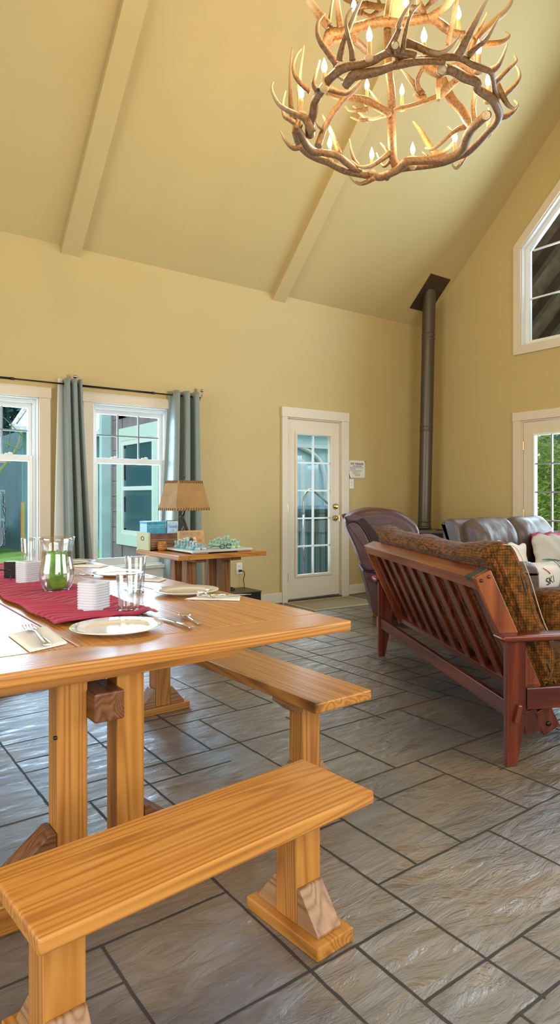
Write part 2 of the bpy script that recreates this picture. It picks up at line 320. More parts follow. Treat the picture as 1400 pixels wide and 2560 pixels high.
# ------------------------------------------------------------------ mesh helpers
class MB:
    def __init__(s): s.b = bmesh.new(); s.mi = 0; s.lay = None
    def along(s):
        if s.lay is None: s.lay = s.b.verts.layers.float.new('along')
        return s.lay
    def face(s, vs, smooth=False):
        try: f = s.b.faces.new(vs)
        except ValueError: return None
        f.material_index = s.mi; f.smooth = smooth; return f
    def bx(s, x0, x1, y0, y1, z0, z1, T=None):
        P = [(x0,y0,z0),(x1,y0,z0),(x1,y1,z0),(x0,y1,z0),(x0,y0,z1),(x1,y0,z1),(x1,y1,z1),(x0,y1,z1)]
        if T is not None: P = [T @ Vector(p) for p in P]
        v = [s.b.verts.new(p) for p in P]
        for q in ((0,3,2,1),(4,5,6,7),(0,1,5,4),(1,2,6,5),(2,3,7,6),(3,0,4,7)): s.face([v[i] for i in q])
        return s
    def cb(s, c, d, rot=None):
        T = Matrix.Translation(c)
        if rot: 
            from mathutils import Euler
            T = T @ Euler(rot).to_matrix().to_4x4()
        return s.bx(-d[0]/2, d[0]/2, -d[1]/2, d[1]/2, -d[2]/2, d[2]/2, T)
    def prism(s, pts, axis, a0, a1, T=None):
        """polygon pts (2d) extruded along axis 'x','y','z'"""
        def mk(p, a):
            q = {'x': (a, p[0], p[1]), 'y': (p[0], a, p[1]), 'z': (p[0], p[1], a)}[axis]
            return T @ Vector(q) if T is not None else q
        A = [s.b.verts.new(mk(p, a0)) for p in pts]; B = [s.b.verts.new(mk(p, a1)) for p in pts]
        s.face(A[::-1]); s.face(B)
        n = len(pts)
        for i in range(n): s.face([A[i], A[(i+1) % n], B[(i+1) % n], B[i]])
        return s
    def lathe(s, prof, n=24, c=(0, 0, 0), T=None, smooth=True, closed=False):
        rings = []
        for r, z in prof:
            if r < 1e-6: 
                p = Vector((c[0], c[1], c[2]+z)); rings.append([s.b.verts.new(T @ p if T is not None else p)])
            else:
                rg = []
                for i in range(n):
                    p = Vector((c[0]+r*math.cos(2*PI*i/n), c[1]+r*math.sin(2*PI*i/n), c[2]+z))
                    rg.append(s.b.verts.new(T @ p if T is not None else p))
                rings.append(rg)
        for a, b in zip(rings[:-1], rings[1:]):
            if len(a) == 1 and len(b) == 1: continue
            for i in range(n):
                j = (i+1) % n
                if len(a) == 1: s.face([a[0], b[j], b[i]], smooth)
                elif len(b) == 1: s.face([a[i], a[j], b[0]], smooth)
                else: s.face([a[i], a[j], b[j], b[i]], smooth)
        return s
    def tube(s, pts, rad, n=8, cap=True, alo=None, sub=0, closed=False):
        P = [Vector(p) for p in pts]; k = len(P)
        Rr = list(rad) if hasattr(rad, '__len__') else [rad]*k
        Al = alo if alo else [0]*k
        if sub:
            P2, R2, A2 = [], [], []
            for i in range(k-1):
                p0 = P[max(i-1, 0)]; p1 = P[i]; p2 = P[i+1]; p3 = P[min(i+2, k-1)]
                for j in range(sub):
                    t = j/sub; t2 = t*t; t3 = t2*t
                    P2.append(.5*((2*p1)+(p2-p0)*t+(2*p0-5*p1+4*p2-p3)*t2+(3*p1-p0-3*p2+p3)*t3))
                    R2.append(Rr[i]+(Rr[i+1]-Rr[i])*t); A2.append(Al[i]+(Al[i+1]-Al[i])*t)
            P2.append(P[-1]); R2.append(Rr[-1]); A2.append(Al[-1]); P, Rr, Al = P2, R2, A2; k = len(P)
        lay = s.along() if alo else None
        up = None; rings = []
        for i in range(k):
            if closed: t = P[(i+1) % k]-P[i-1]
            else: t = P[min(i+1, k-1)]-P[max(i-1, 0)]
            if t.length < 1e-9: t = Vector((0, 0, 1))
            t.normalize()
            if up is None:
                up = t.cross(Vector((0, 0, 1)))
                if up.length < .1: up = t.cross(Vector((1, 0, 0)))
            up = (up - t*up.dot(t)); up.normalize(); sd = t.cross(up)
            rg = []
            for q in range(n):
                a = 2*PI*q/n
                v = s.b.verts.new(P[i]+(up*math.cos(a)+sd*math.sin(a))*Rr[i])
                if lay: v[lay] = Al[i]
                rg.append(v)
            rings.append(rg)
        prs = list(zip(rings[:-1], rings[1:]))
        if closed: prs.append((rings[-1], rings[0]))
        for a, b in prs:
            for q in range(n): s.face([a[q], a[(q+1) % n], b[(q+1) % n], b[q]], True)
        if cap and not closed: s.face(rings[0][::-1]); s.face(rings[-1])
        return s
    def grid(s, fn, nu, nv, smooth=True, wrapu=False):
        V = [[s.b.verts.new(fn(i/(nu if wrapu else nu), j/nv)) for j in range(nv+1)] for i in range(nu if wrapu else nu+1)]
        m = nu
        for i in range(m):
            i2 = (i+1) % len(V)
            for j in range(nv): s.face([V[i][j], V[i2][j], V[i2][j+1], V[i][j+1]], smooth)
        return s
    def ball(s, c, r, n=12, sc=(1, 1, 1)):
        prof = [(r*math.sin(PI*i/n), -r*math.cos(PI*i/n)) for i in range(n+1)]
        prof[0] = (0, -r); prof[-1] = (0, r)
        T = Matrix.Translation(c) @ Matrix.Diagonal((sc[0], sc[1], sc[2], 1))
        return s.lathe(prof, n*2, (0, 0, 0), T)
    def sbox(s, w, d, h, e=.35, nu=28, nv=18, c=(0, 0, 0), T=None, fn=None):
        """soft rounded box (superellipsoid)"""
        def sg(v, p): return math.copysign(abs(v)**p, v)
        def f(u, v):
            a = 2*PI*u; b = -PI/2+PI*v
            p = Vector((w/2*sg(math.cos(b), e)*sg(math.cos(a), e), d/2*sg(math.cos(b), e)*sg(math.sin(a), e), h/2*sg(math.sin(b), e)))
            if fn: p = fn(p)
            p = p+Vector(c)
            return T @ p if T is not None else p
        return s.grid(f, nu, nv, True, True)

def link(name, mesh, parent=None):
    o = bpy.data.objects.new(name, mesh); C.objects.link(o)
    if parent: o.parent = parent
    return o
def part(name, mb, m, parent=None, bevel=0.0, seg=2, sub=0, label=None, thick=0.0):
    me = bpy.data.meshes.new(name)
    bmesh.ops.recalc_face_normals(mb.b, faces=mb.b.faces[:])
    mb.b.to_mesh(me); mb.b.free()
    for x in (m if isinstance(m, (list, tuple)) else [m]): me.materials.append(x)
    o = link(name, me, parent)
    if thick:
        md = o.modifiers.new('thickness', 'SOLIDIFY'); md.thickness = thick; md.offset = 0
    if bevel:
        md = o.modifiers.new('bevel', 'BEVEL'); md.width = bevel; md.segments = seg; md.limit_method = 'ANGLE'; md.angle_limit = R_(40)
    if sub:
        md = o.modifiers.new('subsurf', 'SUBSURF'); md.levels = sub; md.render_levels = sub
    if label: o['label'] = label
    return o
def tag(o, label, cat, group=None):
    o['label'] = label; o['category'] = cat
    if group: o['group'] = group
    return o
def thing(name, label, cat, loc=(0, 0, 0), rz=0.0, group=None):
    o = bpy.data.objects.new(name, None); C.objects.link(o)
    o.location = loc; o.rotation_euler = (0, 0, rz); o.empty_display_size = .1
    return tag(o, label, cat, group)
def solo(name, mb, m, label, cat, loc=(0, 0, 0), rz=0.0, group=None, **k):
    o = part(name, mb, m, None, **k); o.location = loc; o.rotation_euler = (0, 0, rz)
    return tag(o, label, cat, group)
def struct(name, mb, m, parent=None, **k):
    o = part(name, mb, m, parent, **k)
    if parent is None: o['kind'] = 'structure'
    return o
def dup(root, loc=None, rz=None, label=None, group=None, cat=None):
    r = root.copy(); C.objects.link(r)
    if loc is not None: r.location = loc
    if rz is not None: r.rotation_euler = (0, 0, rz)
    if label: r['label'] = label
    if group: r['group'] = group
    for ch in list(root.children):
        c = ch.copy(); C.objects.link(c); c.parent = r
        for g in list(ch.children):
            d = g.copy(); C.objects.link(d); d.parent = c
    return r
def text_mesh(name, body, size, m, parent, loc, rot, align='CENTER', depth=.0006, font=None, sx=1.0, shear=0.0, off=0.0):
    cu = bpy.data.curves.new(name, 'FONT'); cu.body = body; cu.size = size; cu.align_x = align; cu.align_y = 'CENTER'
    cu.extrude = depth; cu.shear = shear; cu.offset = off
    to = bpy.data.objects.new(name+'_src', cu); C.objects.link(to)
    dg = bpy.context.evaluated_depsgraph_get()
    me = bpy.data.meshes.new_from_object(to.evaluated_get(dg))
    bpy.data.objects.remove(to)
    me.name = name; me.materials.clear(); me.materials.append(m)
    o = link(name, me, parent); o.location = loc; o.rotation_euler = rot; o.scale = (sx, 1, 1)
    return o
# ------------------------------------------------------------------ room shell
XW, YB, ZE, SL, YR = 6.5, 6.0, 3.44, .945, 2.9
XL, YF = -3.0, -0.5
ZR = ZE+SL*(YB-YR)
def roofz(y): return ZE+SL*(YB-y) if y >= YR else ZR-(ZR-ZE)*(YR-y)/(YR-YF)
# floor: stamped slate slab with dark grout lines
fl = MB()
fl.bx(XL-.2, XW+.15, YF-.2, YB+.16, -.12, 0)
fl.mi = 1
GW = .0042
gr = random.Random(8)
def groove(p0, p1, z):
    """dark grout line with slightly ragged edges"""
    p0, p1 = Vector(p0), Vector(p1); L = (p1-p0).length; n = max(2, int(L/.05)); d = (p1-p0)/L; q = Vector((-d.y, d.x))
    prev = None
    for i in range(n+1):
        c = p0+d*(L*i/n)+q*gr.uniform(-.0014, .0014); h = GW*gr.uniform(.75, 1.2)
        a, b_ = c+q*h, c-q*h
        cur = [fl.b.verts.new((a.x, a.y, z)), fl.b.verts.new((b_.x, b_.y, z))]
        if prev: fl.face([prev[0], prev[1], cur[1], cur[0]])
        prev = cur
def gx(y, x0, x1): groove((x0-GW, y), (x1+GW, y), .0008)
def gy(x, y0, y1): groove((x, y0-GW), (x, y1+GW), .0011)
for y, x0, x1 in [(2.06,1.8,2.9),(1.885,1.776,2.17),(1.476,1.39,3.05),(1.312,.62,1.385),(1.065,1.154,2.6),(.904,1.0,2.2),(2.743,.88,2.05),
                  (2.305,1.12,2.04),(2.62,2.05,3.05),(3.155,.74,2.13),(3.30,1.27,1.9),(3.71,1.52,2.2),(2.575,.3,1.51),(3.01,.74,1.02),(3.40,.3,.96),
                  (3.81,.5,1.77),(4.22,.6,1.9),(4.43,.9,2.9),(1.73,.3,1.004),(1.565,.3,.62),(1.85,1.0,1.57),(3.44,2.13,2.91),(3.87,2.2,3.4),(2.83,2.4,2.91),(1.77,2.4,3.05),(2.05,.3,1.13)]:
    gx(y, x0, x1)
for x, y0, y1 in [(1.39,.9,1.85),(1.79,1.476,2.06),(1.567,1.476,2.305),(1.66,2.305,3.155),(1.93,1.065,1.476),(1.004,.5,1.85),(1.154,.9,1.312),(1.54,.5,1.065),
                  (1.303,.5,.904),(1.51,2.743,3.81),(1.27,2.575,3.01),(2.05,2.06,2.9),(1.9,3.155,4.22),(2.91,2.62,4.43),(2.45,2.55,2.83),(.74,2.575,3.81),
                  (.877,2.05,2.575),(1.125,2.305,3.4),(.62,1.05,1.73),(2.18,1.476,2.06),(2.42,1.476,2.06),(2.13,3.155,3.71),(2.2,3.71,4.43),(2.62,2.06,2.62),(2.5,2.83,3.44)]:
    gy(x, y0, y1)
rg = random.Random(3)
def ashlar(x0, x1, y0, y1, d=0):
    w_, h_ = x1-x0, y1-y0
    if w_ < .34 and h_ < .34 or d > 7 or (w_*h_ < .26 and rg.random() < .45): return
    if w_ > h_ or (h_ < .34):
        c = x0+w_*rg.choice((.34, .5, .62)); gy(c, y0, y1); ashlar(x0, c, y0, y1, d+1); ashlar(c, x1, y0, y1, d+1)
    else:
        c = y0+h_*rg.choice((.36, .5, .6)); gx(c, x0, x1); ashlar(x0, x1, y0, c, d+1); ashlar(x0, x1, c, y1, d+1)
for bx0, bx1, by0, by1 in [(-3, .3, -.5, 6), (3.05, 4.6, -.5, 4.43), (4.6, 6.5, -.5, 4.43), (.3, 2.9, 4.43, 6), (2.9, 4.6, 4.43, 6), (4.6, 6.5, 4.43, 6), (1.6, 3.05, -.5, .9), (.3, 1.6, -.5, .5)]:
    gx(by0, bx0, bx1); gy(bx0, by0, by1); ashlar(bx0, bx1, by0, by1)
struct('floor', fl, [M['slate'], M['grout']])

# back wall with two windows and a door
W1 = (.84, 1.599); W2 = (2.071, 2.83); WZ = (.535, 2.058); D1 = (4.25, 5.045); DZ = 2.09
b = MB(); y0, y1 = YB, YB+.16
b.bx(XL, W1[0], y0, y1, 0, ZE); b.bx(W1[0], W1[1], y0, y1, 0, WZ[0]); b.bx(W1[0], W1[1], y0, y1, WZ[1], ZE)
b.bx(W1[1], W2[0], y0, y1, 0, ZE); b.bx(W2[0], W2[1], y0, y1, 0, WZ[0]); b.bx(W2[0], W2[1], y0, y1, WZ[1], ZE)
b.bx(W2[1], D1[0], y0, y1, 0, ZE); b.bx(D1[0], D1[1], y0, y1, DZ, ZE); b.bx(D1[1], XW+.15, y0, y1, 0, ZE)
struct('wall_back', b, M['wall'])
# right gable wall with the glass doors and the gable window
DR = (2.64, 4.497); DRZ = 2.066; GW0, GW1, GB = 1.303, 4.497, 2.93
def gz(y): return 4.052+SL*.995*(4.497-y) if y >= YR else 4.052+SL*.995*(y-1.303)
b = MB()
def colm(ya, yb, za, zb):
    """column of the gable wall between functions of y"""
    b.prism([(ya, za(ya)), (yb, za(yb)), (yb, zb(yb)), (ya, zb(ya))], 'x', XW, XW+.15)
Z0 = lambda y: 0.0
colm(4.497, 6.0, Z0, roofz); colm(YF, 1.303, Z0, roofz)
colm(1.303, 2.64, Z0, lambda y: GB); colm(2.64, 4.497, lambda y: DRZ, lambda y: GB)
colm(YR, 4.497, gz, roofz); colm(1.303, YR, gz, roofz)
struct('wall_right', b, M['wall'])
# wall behind the camera and far left wall, each with broad openings added for fill light
b = MB()
b.bx(XL, -1.0, YF-.15, YF, 0, ZE); b.bx(-1.0, 5.2, YF-.15, YF, 0, .65); b.bx(-1.0, 5.2, YF-.15, YF, 2.35, ZE); b.bx(1.4, 2.5, YF-.15, YF, .65, 2.35); b.bx(5.2, XW+.15, YF-.15, YF, 0, ZE)
struct('wall_front', b, M['wall'])
b = MB()
def coll(ya, yb, za, zb): b.prism([(ya, za(ya)), (yb, za(yb)), (yb, zb(yb)), (ya, zb(ya))], 'x', XL-.15, XL)
coll(YF, 1.4, Z0, roofz); coll(4.4, YB, Z0, roofz); coll(1.4, YR, lambda y: 3.9, roofz); coll(YR, 4.4, lambda y: 3.9, roofz); coll(1.4, 4.4, Z0, lambda y: .5)
struct('wall_left', b, M['wall'])
# sloped ceiling, two planes
b = MB(); t = .14
b.prism([(YB+.16, roofz(YB)-.16*SL), (YR, ZR), (YR, ZR+t), (YB+.16, roofz(YB)-.16*SL+t)], 'x', XL-.15, XW+.15)
b.prism([(YR, ZR), (YF-.15, ZE-.15*SL), (YF-.15, ZE-.15*SL+t), (YR, ZR+t)], 'x', XL-.15, XW+.15)
struct('ceiling', b, M['ceil'])
# boxed rafters on the slope: one mesh each
n_trim = 0
for xc in (-.4, 1.872, 4.144):
    b = MB(); dz = .075
    for s_, ya, yb in ((1, YB, YR), (-1, YF, YR)):
        b.prism([(ya, roofz(ya)+.01), (yb, ZR+.01), (yb, ZR-dz), (ya, roofz(ya)-dz)], 'x', xc-.084, xc+.084)
    n_trim += 1
    struct('trim_%d' % n_trim, b, M['ceil'])
# baseboards
def base_b(n, *segs):
    b = MB()
    for s_ in segs: b.bx(*s_)
    struct('baseboard_'+n, b, M['trim'], bevel=.004)
base_b('back', (XL, 4.18, YB-.018, YB, .012, .125), (5.16, XW, YB-.018, YB, .012, .125))
base_b('right', (XW-.018, XW, 4.6, YB-.02, .012, .125), (XW-.018, XW, YF, 2.53, .012, .125))

# ------------------------------------------------------------------ windows of the back wall
def hung_window(n, x0, x1, rcase):
    z0, z1 = WZ
    root = bpy.data.objects.new('window_%d' % n, None); C.objects.link(root); root['kind'] = 'structure'
    b = MB(); yf = YB-.022                                  # cream casing, head and stool
    b.bx(x0-.094, x0, yf, YB, z0-.105, z1); b.bx(x1, x1+.094, yf, YB, z0-.105, z1)
    b.bx(x0-.1, x1+.1, yf-.004, YB, z1, z1+.096)
    part('casing', b, M['trim'], root, bevel=.003)
    b = MB(); b.bx(x0-.105, x1+.105, YB-.04, YB, z0-.035, z0); b.bx(x0-.094, x1+.094, yf, YB, z0-.19, z0-.035)
    part('window_stool', b, M['vinyl'], root, bevel=.004)
    b = MB(); ya, yb = YB+.0, YB+.15; f = .022                # jamb liner and frame
    b.bx(x0, x0+.012, ya, yb, z0, z1); b.bx(x1-.012, x1, ya, yb, z0, z1); b.bx(x0+.012, x1-.012, ya, yb, z1-.012, z1); b.bx(x0+.012, x1-.012, ya, yb, z0, z0+.015)
    b.bx(x0+.012, x0+.034, YB+.05, yb, z0+.015, z1-.012); b.bx(x1-.034, x1-.012, YB+.05, yb, z0+.015, z1-.012); b.bx(x0+.034, x1-.034, YB+.05, yb, z1-.045, z1-.012); b.bx(x0+.034, x1-.034, YB+.05, yb, z0+.015, z0+.04)
    part('frame', b, M['vinyl'], root, bevel=.003)
    zm = (z0+z1)/2+.235
    for nm, ys, za, zb in (('lower_sash', YB+.06, z0+.03, zm+.026), ('upper_sash', YB+.095, zm-.026, z1-.035)):
        s_ = MB(); xa, xb = x0+.0345, x1-.0345; wd = .034
        s_.bx(xa, xa+wd, ys, ys+.03, za, zb); s_.bx(xb-wd, xb, ys, ys+.03, za, zb); s_.bx(xa+wd, xb-wd, ys+.0005, ys+.0295, za, za+.05); s_.bx(xa+wd, xb-wd, ys+.0005, ys+.0295, zb-.05, zb)
        so = part(nm, s_, M['vinyl'], root, bevel=.003)
        g = MB(); g.bx(xa+wd, xb-wd, ys+.012, ys+.016, za+.05, zb-.05); part('pane', g, M['pane'], so)
        if nm == 'upper_sash':
            q = MB(); zc = za+.05+(zb-za-.1)*.52
            for k in (1, 2):
                xx = xa+wd+(xb-xa-2*wd)*k/3; q.bx(xx-.008, xx+.008, ys+.008, ys+.02, za+.05, zb-.05)
            q.bx(xa+wd, xb-wd, ys+.0085, ys+.0195, zc-.008, zc+.008)
            part('muntin_grid', q, mat('grey_grille', (.22, .27, .29), .4), so)
        else:
            for k in (.28, .72):
                lt = MB(); xx = xa+(xb-xa)*k; lt.bx(xx-.03, xx+.03, ys-.0, ys+.03, zb, zb+.012); lt.cb((xx+.012, ys+.012, zb+.016), (.03, .014, .01), (0, 0, .6))
                part('sash_lock', lt, M['vinyl'], so, bevel=.002)
    return root
hung_window(1, *W1, True); hung_window(2, *W2, True)

# ------------------------------------------------------------------ back door with ten lites
dr = bpy.data.objects.new('door_1', None); C.objects.link(dr); dr['kind'] = 'structure'
b = MB(); yf = YB-.024
b.bx(4.178, 4.252, yf, YB, 0, 2.09); b.bx(5.043, 5.158, yf, YB, 0, 2.09); b.bx(4.172, 5.160, yf-.004, YB, 2.09, 2.199)
part('casing', b, M['trim'], dr, bevel=.003)
b = MB(); b.bx(4.25, 4.266, YB, YB+.15, 0, 2.09); b.bx(5.028, 5.045, YB, YB+.15, 0, 2.09); b.bx(4.266, 5.028, YB, YB+.15, 2.072, 2.09)
part('jamb', b, M['trim'], dr)
dx0, dx1, dy0, dy1 = 4.268, 5.026, YB+.005, YB+.049
gx0, gx1, gz0, gz1 = 4.400, 4.886, .30, 1.905
b = MB(); b.bx(dx0, gx0, dy0, dy1, .035, 2.068); b.bx(gx1, dx1, dy0, dy1, .035, 2.068); b.bx(gx0, gx1, dy0, dy1, .035, gz0); b.bx(gx0, gx1, dy0, dy1, gz1, 2.068)
slab = part('door_slab', b, M['doorpaint'], dr)
b = MB(); r = .03
for a in ((gx0-r, gx1+r, gz0-r, gz0), (gx0-r, gx1+r, gz1, gz1+r), (gx0-r, gx0, gz0, gz1), (gx1, gx1+r, gz0, gz1)): b.bx(a[0], a[1], dy0-.012, dy0+.01, a[2], a[3])
part('glazing_bead', b, M['doorpaint'], slab, bevel=.006)
b = MB(); b.bx(gx0, gx1, dy0+.02, dy0+.025, gz0, gz1); part('pane', b, M['pane'], slab)
b = MB(); xm = (gx0+gx1)/2; b.bx(xm-.009, xm+.009, dy0+.008, dy0+.034, gz0, gz1)
for k in range(1, 5):
    z = gz0+(gz1-gz0)*k/5; b.bx(gx0, gx1, dy0+.009, dy0+.033, z-.009, z+.009)
part('muntin_grid', b, M['vinyl'], slab)
def rosette(mb, c, r, t): mb.lathe([(0, 0), (r*.8, 0), (r, t*.4), (r*.85, t), (0, t)], 24, (0, 0, 0), Matrix.Translation(c) @ Matrix.Rotation(R_(90), 4, 'X'))
b = MB(); rosette(b, (4.965, dy0, 1.076), .036, .018); b.bx(4.951, 4.979, dy0-.032, dy0-.016, 1.07, 1.082); part('deadbolt', b, M['brass'], slab)
b = MB(); rosette(b, (4.962, dy0, .937), .036, .016); b.tube([(4.962, dy0-.01, .937), (4.962, dy0-.05, .937)], .011, 10); b.tube([(4.962, dy0-.05, .937), (4.93, dy0-.055, .942), (4.885, dy0-.05, .93), (4.872, dy0-.048, .922)], [.012, .011, .009, .006], 10, sub=4); part('lever_handle', b, M['brass'], slab)
b = MB(); b.bx(5.018, 5.032, dy0-.004, dy0+.01, .90, .97); part('strike_plate', b, M['brass'], dr)
for z in (.28, 1.06, 1.83):
    b = MB(); b.lathe([(.007, z-.05), (.007, z+.05)], 10, (4.266, dy0-.005, 0)); part('hinge', b, M['brass'], dr)
b = MB(); b.bx(4.25, 5.045, YB-.03, YB+.15, 0, .016); part('threshold', b, M['darkplate'], dr, bevel=.004)

# ------------------------------------------------------------------ right wall: glazed doors
dr = bpy.data.objects.new('door_2', None); C.objects.link(dr); dr['kind'] = 'structure'
xf = XW-.024; b = MB()
b.bx(xf, XW, 4.497, 4.597, 0, 2.066); b.bx(xf, XW, 2.54, 2.64, 0, 2.066); b.bx(xf-.004, XW, 2.535, 4.602, 2.066, 2.166)
part('casing', b, M['trim'], dr, bevel=.003)
b = MB(); b.bx(XW, XW+.14, 4.478, 4.497, 0, 2.066); b.bx(XW, XW+.14, 2.64, 2.659, 0, 2.066); b.bx(XW, XW+.14, 2.659, 4.478, 2.048, 2.066); part('jamb', b, M['trim'], dr)
for (ya, yb) in ((3.57, 4.474), (2.663, 3.566)):
    x0, x1 = XW+.01, XW+.054; g0, g1, h0, h1 = ya+.15, yb-.15, .28, 1.885
    b = MB(); b.bx(x0, x1, ya, g0, .03, 2.045); b.bx(x0, x1, g1, yb, .03, 2.045); b.bx(x0, x1, g0, g1, .03, h0); b.bx(x0, x1, g0, g1, h1, 2.045)
    sl = part('door_slab', b, M['doorpaint'], dr)
    b = MB(); r = .022
    for a in ((g0-r, g1+r, h0-r, h0), (g0-r, g1+r, h1, h1+r), (g0-r, g0, h0, h1), (g1, g1+r, h0, h1)): b.bx(x0-.01, x0+.01, a[0], a[1], a[2], a[3])
    part('glazing_bead', b, M['vinyl'], sl, bevel=.005)
    b = MB(); b.bx(x0+.02, x0+.025, g0, g1, h0, h1); part('pane', b, M['pane'], sl)
    b = MB()
    for k in (1, 2): yy = g0+(g1-g0)*k/3; b.bx(x0+.008, x0+.034, yy-.009, yy+.009, h0, h1)
    for k in range(1, 5): z = h0+(h1-h0)*k/5; b.bx(x0+.009, x0+.033, g0, g1, z-.009, z+.009)
    part('muntin_grid', b, mat('grey_door_grille', (.26, .29, .30), .4), sl)
    ym = yb if yb > 4 else ya
    for z in (.25, 1.0, 1.78):
        b = MB(); b.lathe([(.008, z-.05), (.008, z+.05)], 10, (x0-.004, ym, 0)); part('hinge', b, M['brass'], dr)
# gable window
gw = bpy.data.objects.new('window_3', None); C.objects.link(gw); gw['kind'] = 'structure'
def pent(y0, y1, zb, off):
    """closed outline of the five-sided opening, inset by off from the rough opening"""
    return [(y0, zb), (y0, gz(y0)-off*.35), (YR, gz(YR)-off*1.35), (y1, gz(y1)-off*.35), (y1, zb)]
def ringprism(mb, A, B, x0, x1):
    n = len(A)
    for i in range(n):
        j = (i+1) % n
        mb.prism([A[i], A[j], B[j], B[i]], 'x', x0, x1)
def inset(o): return pent(GW1-o, GW0+o, GB+o, o)
def pt(o):
    s_ = o*math.hypot(1, .94)
    return [(GW1-o, GB+o), (GW1-o, 4.052+.94*o-s_), (YR, 4.052+.94*(4.497-YR)-s_), (GW0+o, 4.052+.94*o-s_), (GW0+o, GB+o)]
b = MB(); ringprism(b, pt(-.097), pt(0), XW-.024, XW); part('casing', b, M['trim'], gw, bevel=.003)
b = MB(); ringprism(b, pt(0), pt(.014), XW, XW+.14); ringprism(b, pt(.014), pt(.06), XW+.07, XW+.12); part('frame', b, M['vinyl'], gw)
b = MB(); b.prism(pt(.06), 'x', XW+.09, XW+.094); part('pane', b, M['pane'], gw)
b = MB()
for z in (3.47, 4.02, 4.55, 5.05):
    yl = GW1-.06 if z < 3.98 else 4.437-(z-3.98)/.94
    b.bx(XW+.081, XW+.099, 2*YR-yl, yl, z-.009, z+.009)
for y in (3.6, 2.2): b.bx(XW+.08, XW+.1, y-.009, y+.009, GB+.06, 3.98+.94*(4.437-max(y, 2*YR-y)))
part('muntin_grid', b, M['vinyl'], gw)
# ------------------------------------------------------------------ outdoors
grass = mat('lawn_grass', (.20, .36, .07), .9, bump=.6, bscale=30, var=.35, vscale=1.5)
b = MB(); b.bx(-30, 50, YB+.16, 60, -.3, -.2); b.bx(XW+.15, 50, -20, YB+.16, -.3, -.2)
struct('ground', b, grass)
siding = mat('blue_board_siding', (.17, .33, .37), .7, var=.12, vscale=3)
shingle = mat('mauve_grey_shingle', (.25, .20, .22), .8, var=.2, vscale=6)
metalroof = mat('pale_metal_roof', (.72, .72, .74), .4, var=.25, vscale=5)
mint = mat('pale_mint_trim', (.62, .74, .66), .5)
dkglass = mat('dark_reflecting_glass', (.045, .12, .14), .08, spec=.8)
# house wing with its window, at right angles to the back wall
xw = 3.2
b = MB(); b.bx(xw, xw+.14, YB+.16, 8.48, -.25, 3.2)
b.mi = 1
for k in range(16):
    z = -.2+k*.2
    b.bx(xw-.012, xw, 8.02+.14*(k % 2), 8.48, z, z+.19)
    b.bx(xw-.012, xw, YB+.16, 7.0, z, z+.19); b.bx(xw-.012, xw, 7.0, 8.3, z, z+.19) if z < .3 or z > 2.1 else None
b.bx(xw-.02, xw+.16, 8.46, 8.52, -.25, 3.2)
struct('wall_wing', b, [shingle, shingle])
wn = bpy.data.objects.new('window_4', None); C.objects.link(wn); wn['kind'] = 'structure'
b = MB()
for a in ((7.0, 7.14, .58, 2.06), (8.14, 8.28, .58, 2.06), (7.14, 8.14, 1.9, 2.06), (7.14, 8.14, .58, .72)): b.bx(xw-.035, xw, *a)
part('casing', b, mint, wn)
b = MB()
for a in ((7.14, 7.2, .72, 1.9), (8.08, 8.14, .72, 1.9), (7.2, 8.08, 1.84, 1.9), (7.2, 8.08, .72, .77), (7.2, 8.08, 1.27, 1.32)): b.bx(xw-.028, xw-.005, *a)
part('sash', b, M['vinyl'], wn)
b = MB(); b.bx(xw-.012, xw-.008, 7.2, 8.08, .77, 1.84); part('pane', b, dkglass, wn)
# blue outbuilding
t = thing('outbuilding', 'blue board-sided outbuilding with pale metal roof across the lawn', 'building', (5.2, 17.5, -.2))
b = MB(); b.bx(-.95, 5, 0, 4, 0, 3.05)
for k in range(15): b.bx(-.95+k*.4, -.91+k*.4, -.03, 0, .12, 3.05)
part('wall', b, siding, t)
b = MB(); b.bx(-.97, 5, -.04, 0, 0, .22); part('skirt_board', b, mat('pale_blue_board', (.25, .42, .46), .7), t)
b = MB()
def roofpt(x, v, dz): return b.b.verts.new((x+(1-max(0, min(1, (x+1.3)/6.9)))*2.4*v, -.5+5*v, 3.0+2.6*v+dz))
V0 = [roofpt(x, v, dz) for dz in (0, .1) for x, v in ((-1.3, 0), (5.6, 0), (5.6, 1), (-1.3, 1))]
for q in ((0, 3, 2, 1), (4, 5, 6, 7), (0, 1, 5, 4), (1, 2, 6, 5), (2, 3, 7, 6), (3, 0, 4, 7)): b.face([V0[i] for i in q])
for k in range(17):
    x = -1.3+k*.42; V1 = [roofpt(x+a, v, dz) for dz in (.1, .15) for a, v in ((0, 0), (.06, 0), (.06, 1), (0, 1))]
    for q in ((4, 5, 6, 7), (0, 1, 5, 4), (1, 2, 6, 5), (3, 0, 4, 7)): b.face([V1[i] for i in q])
part('roof', b, metalroof, t)
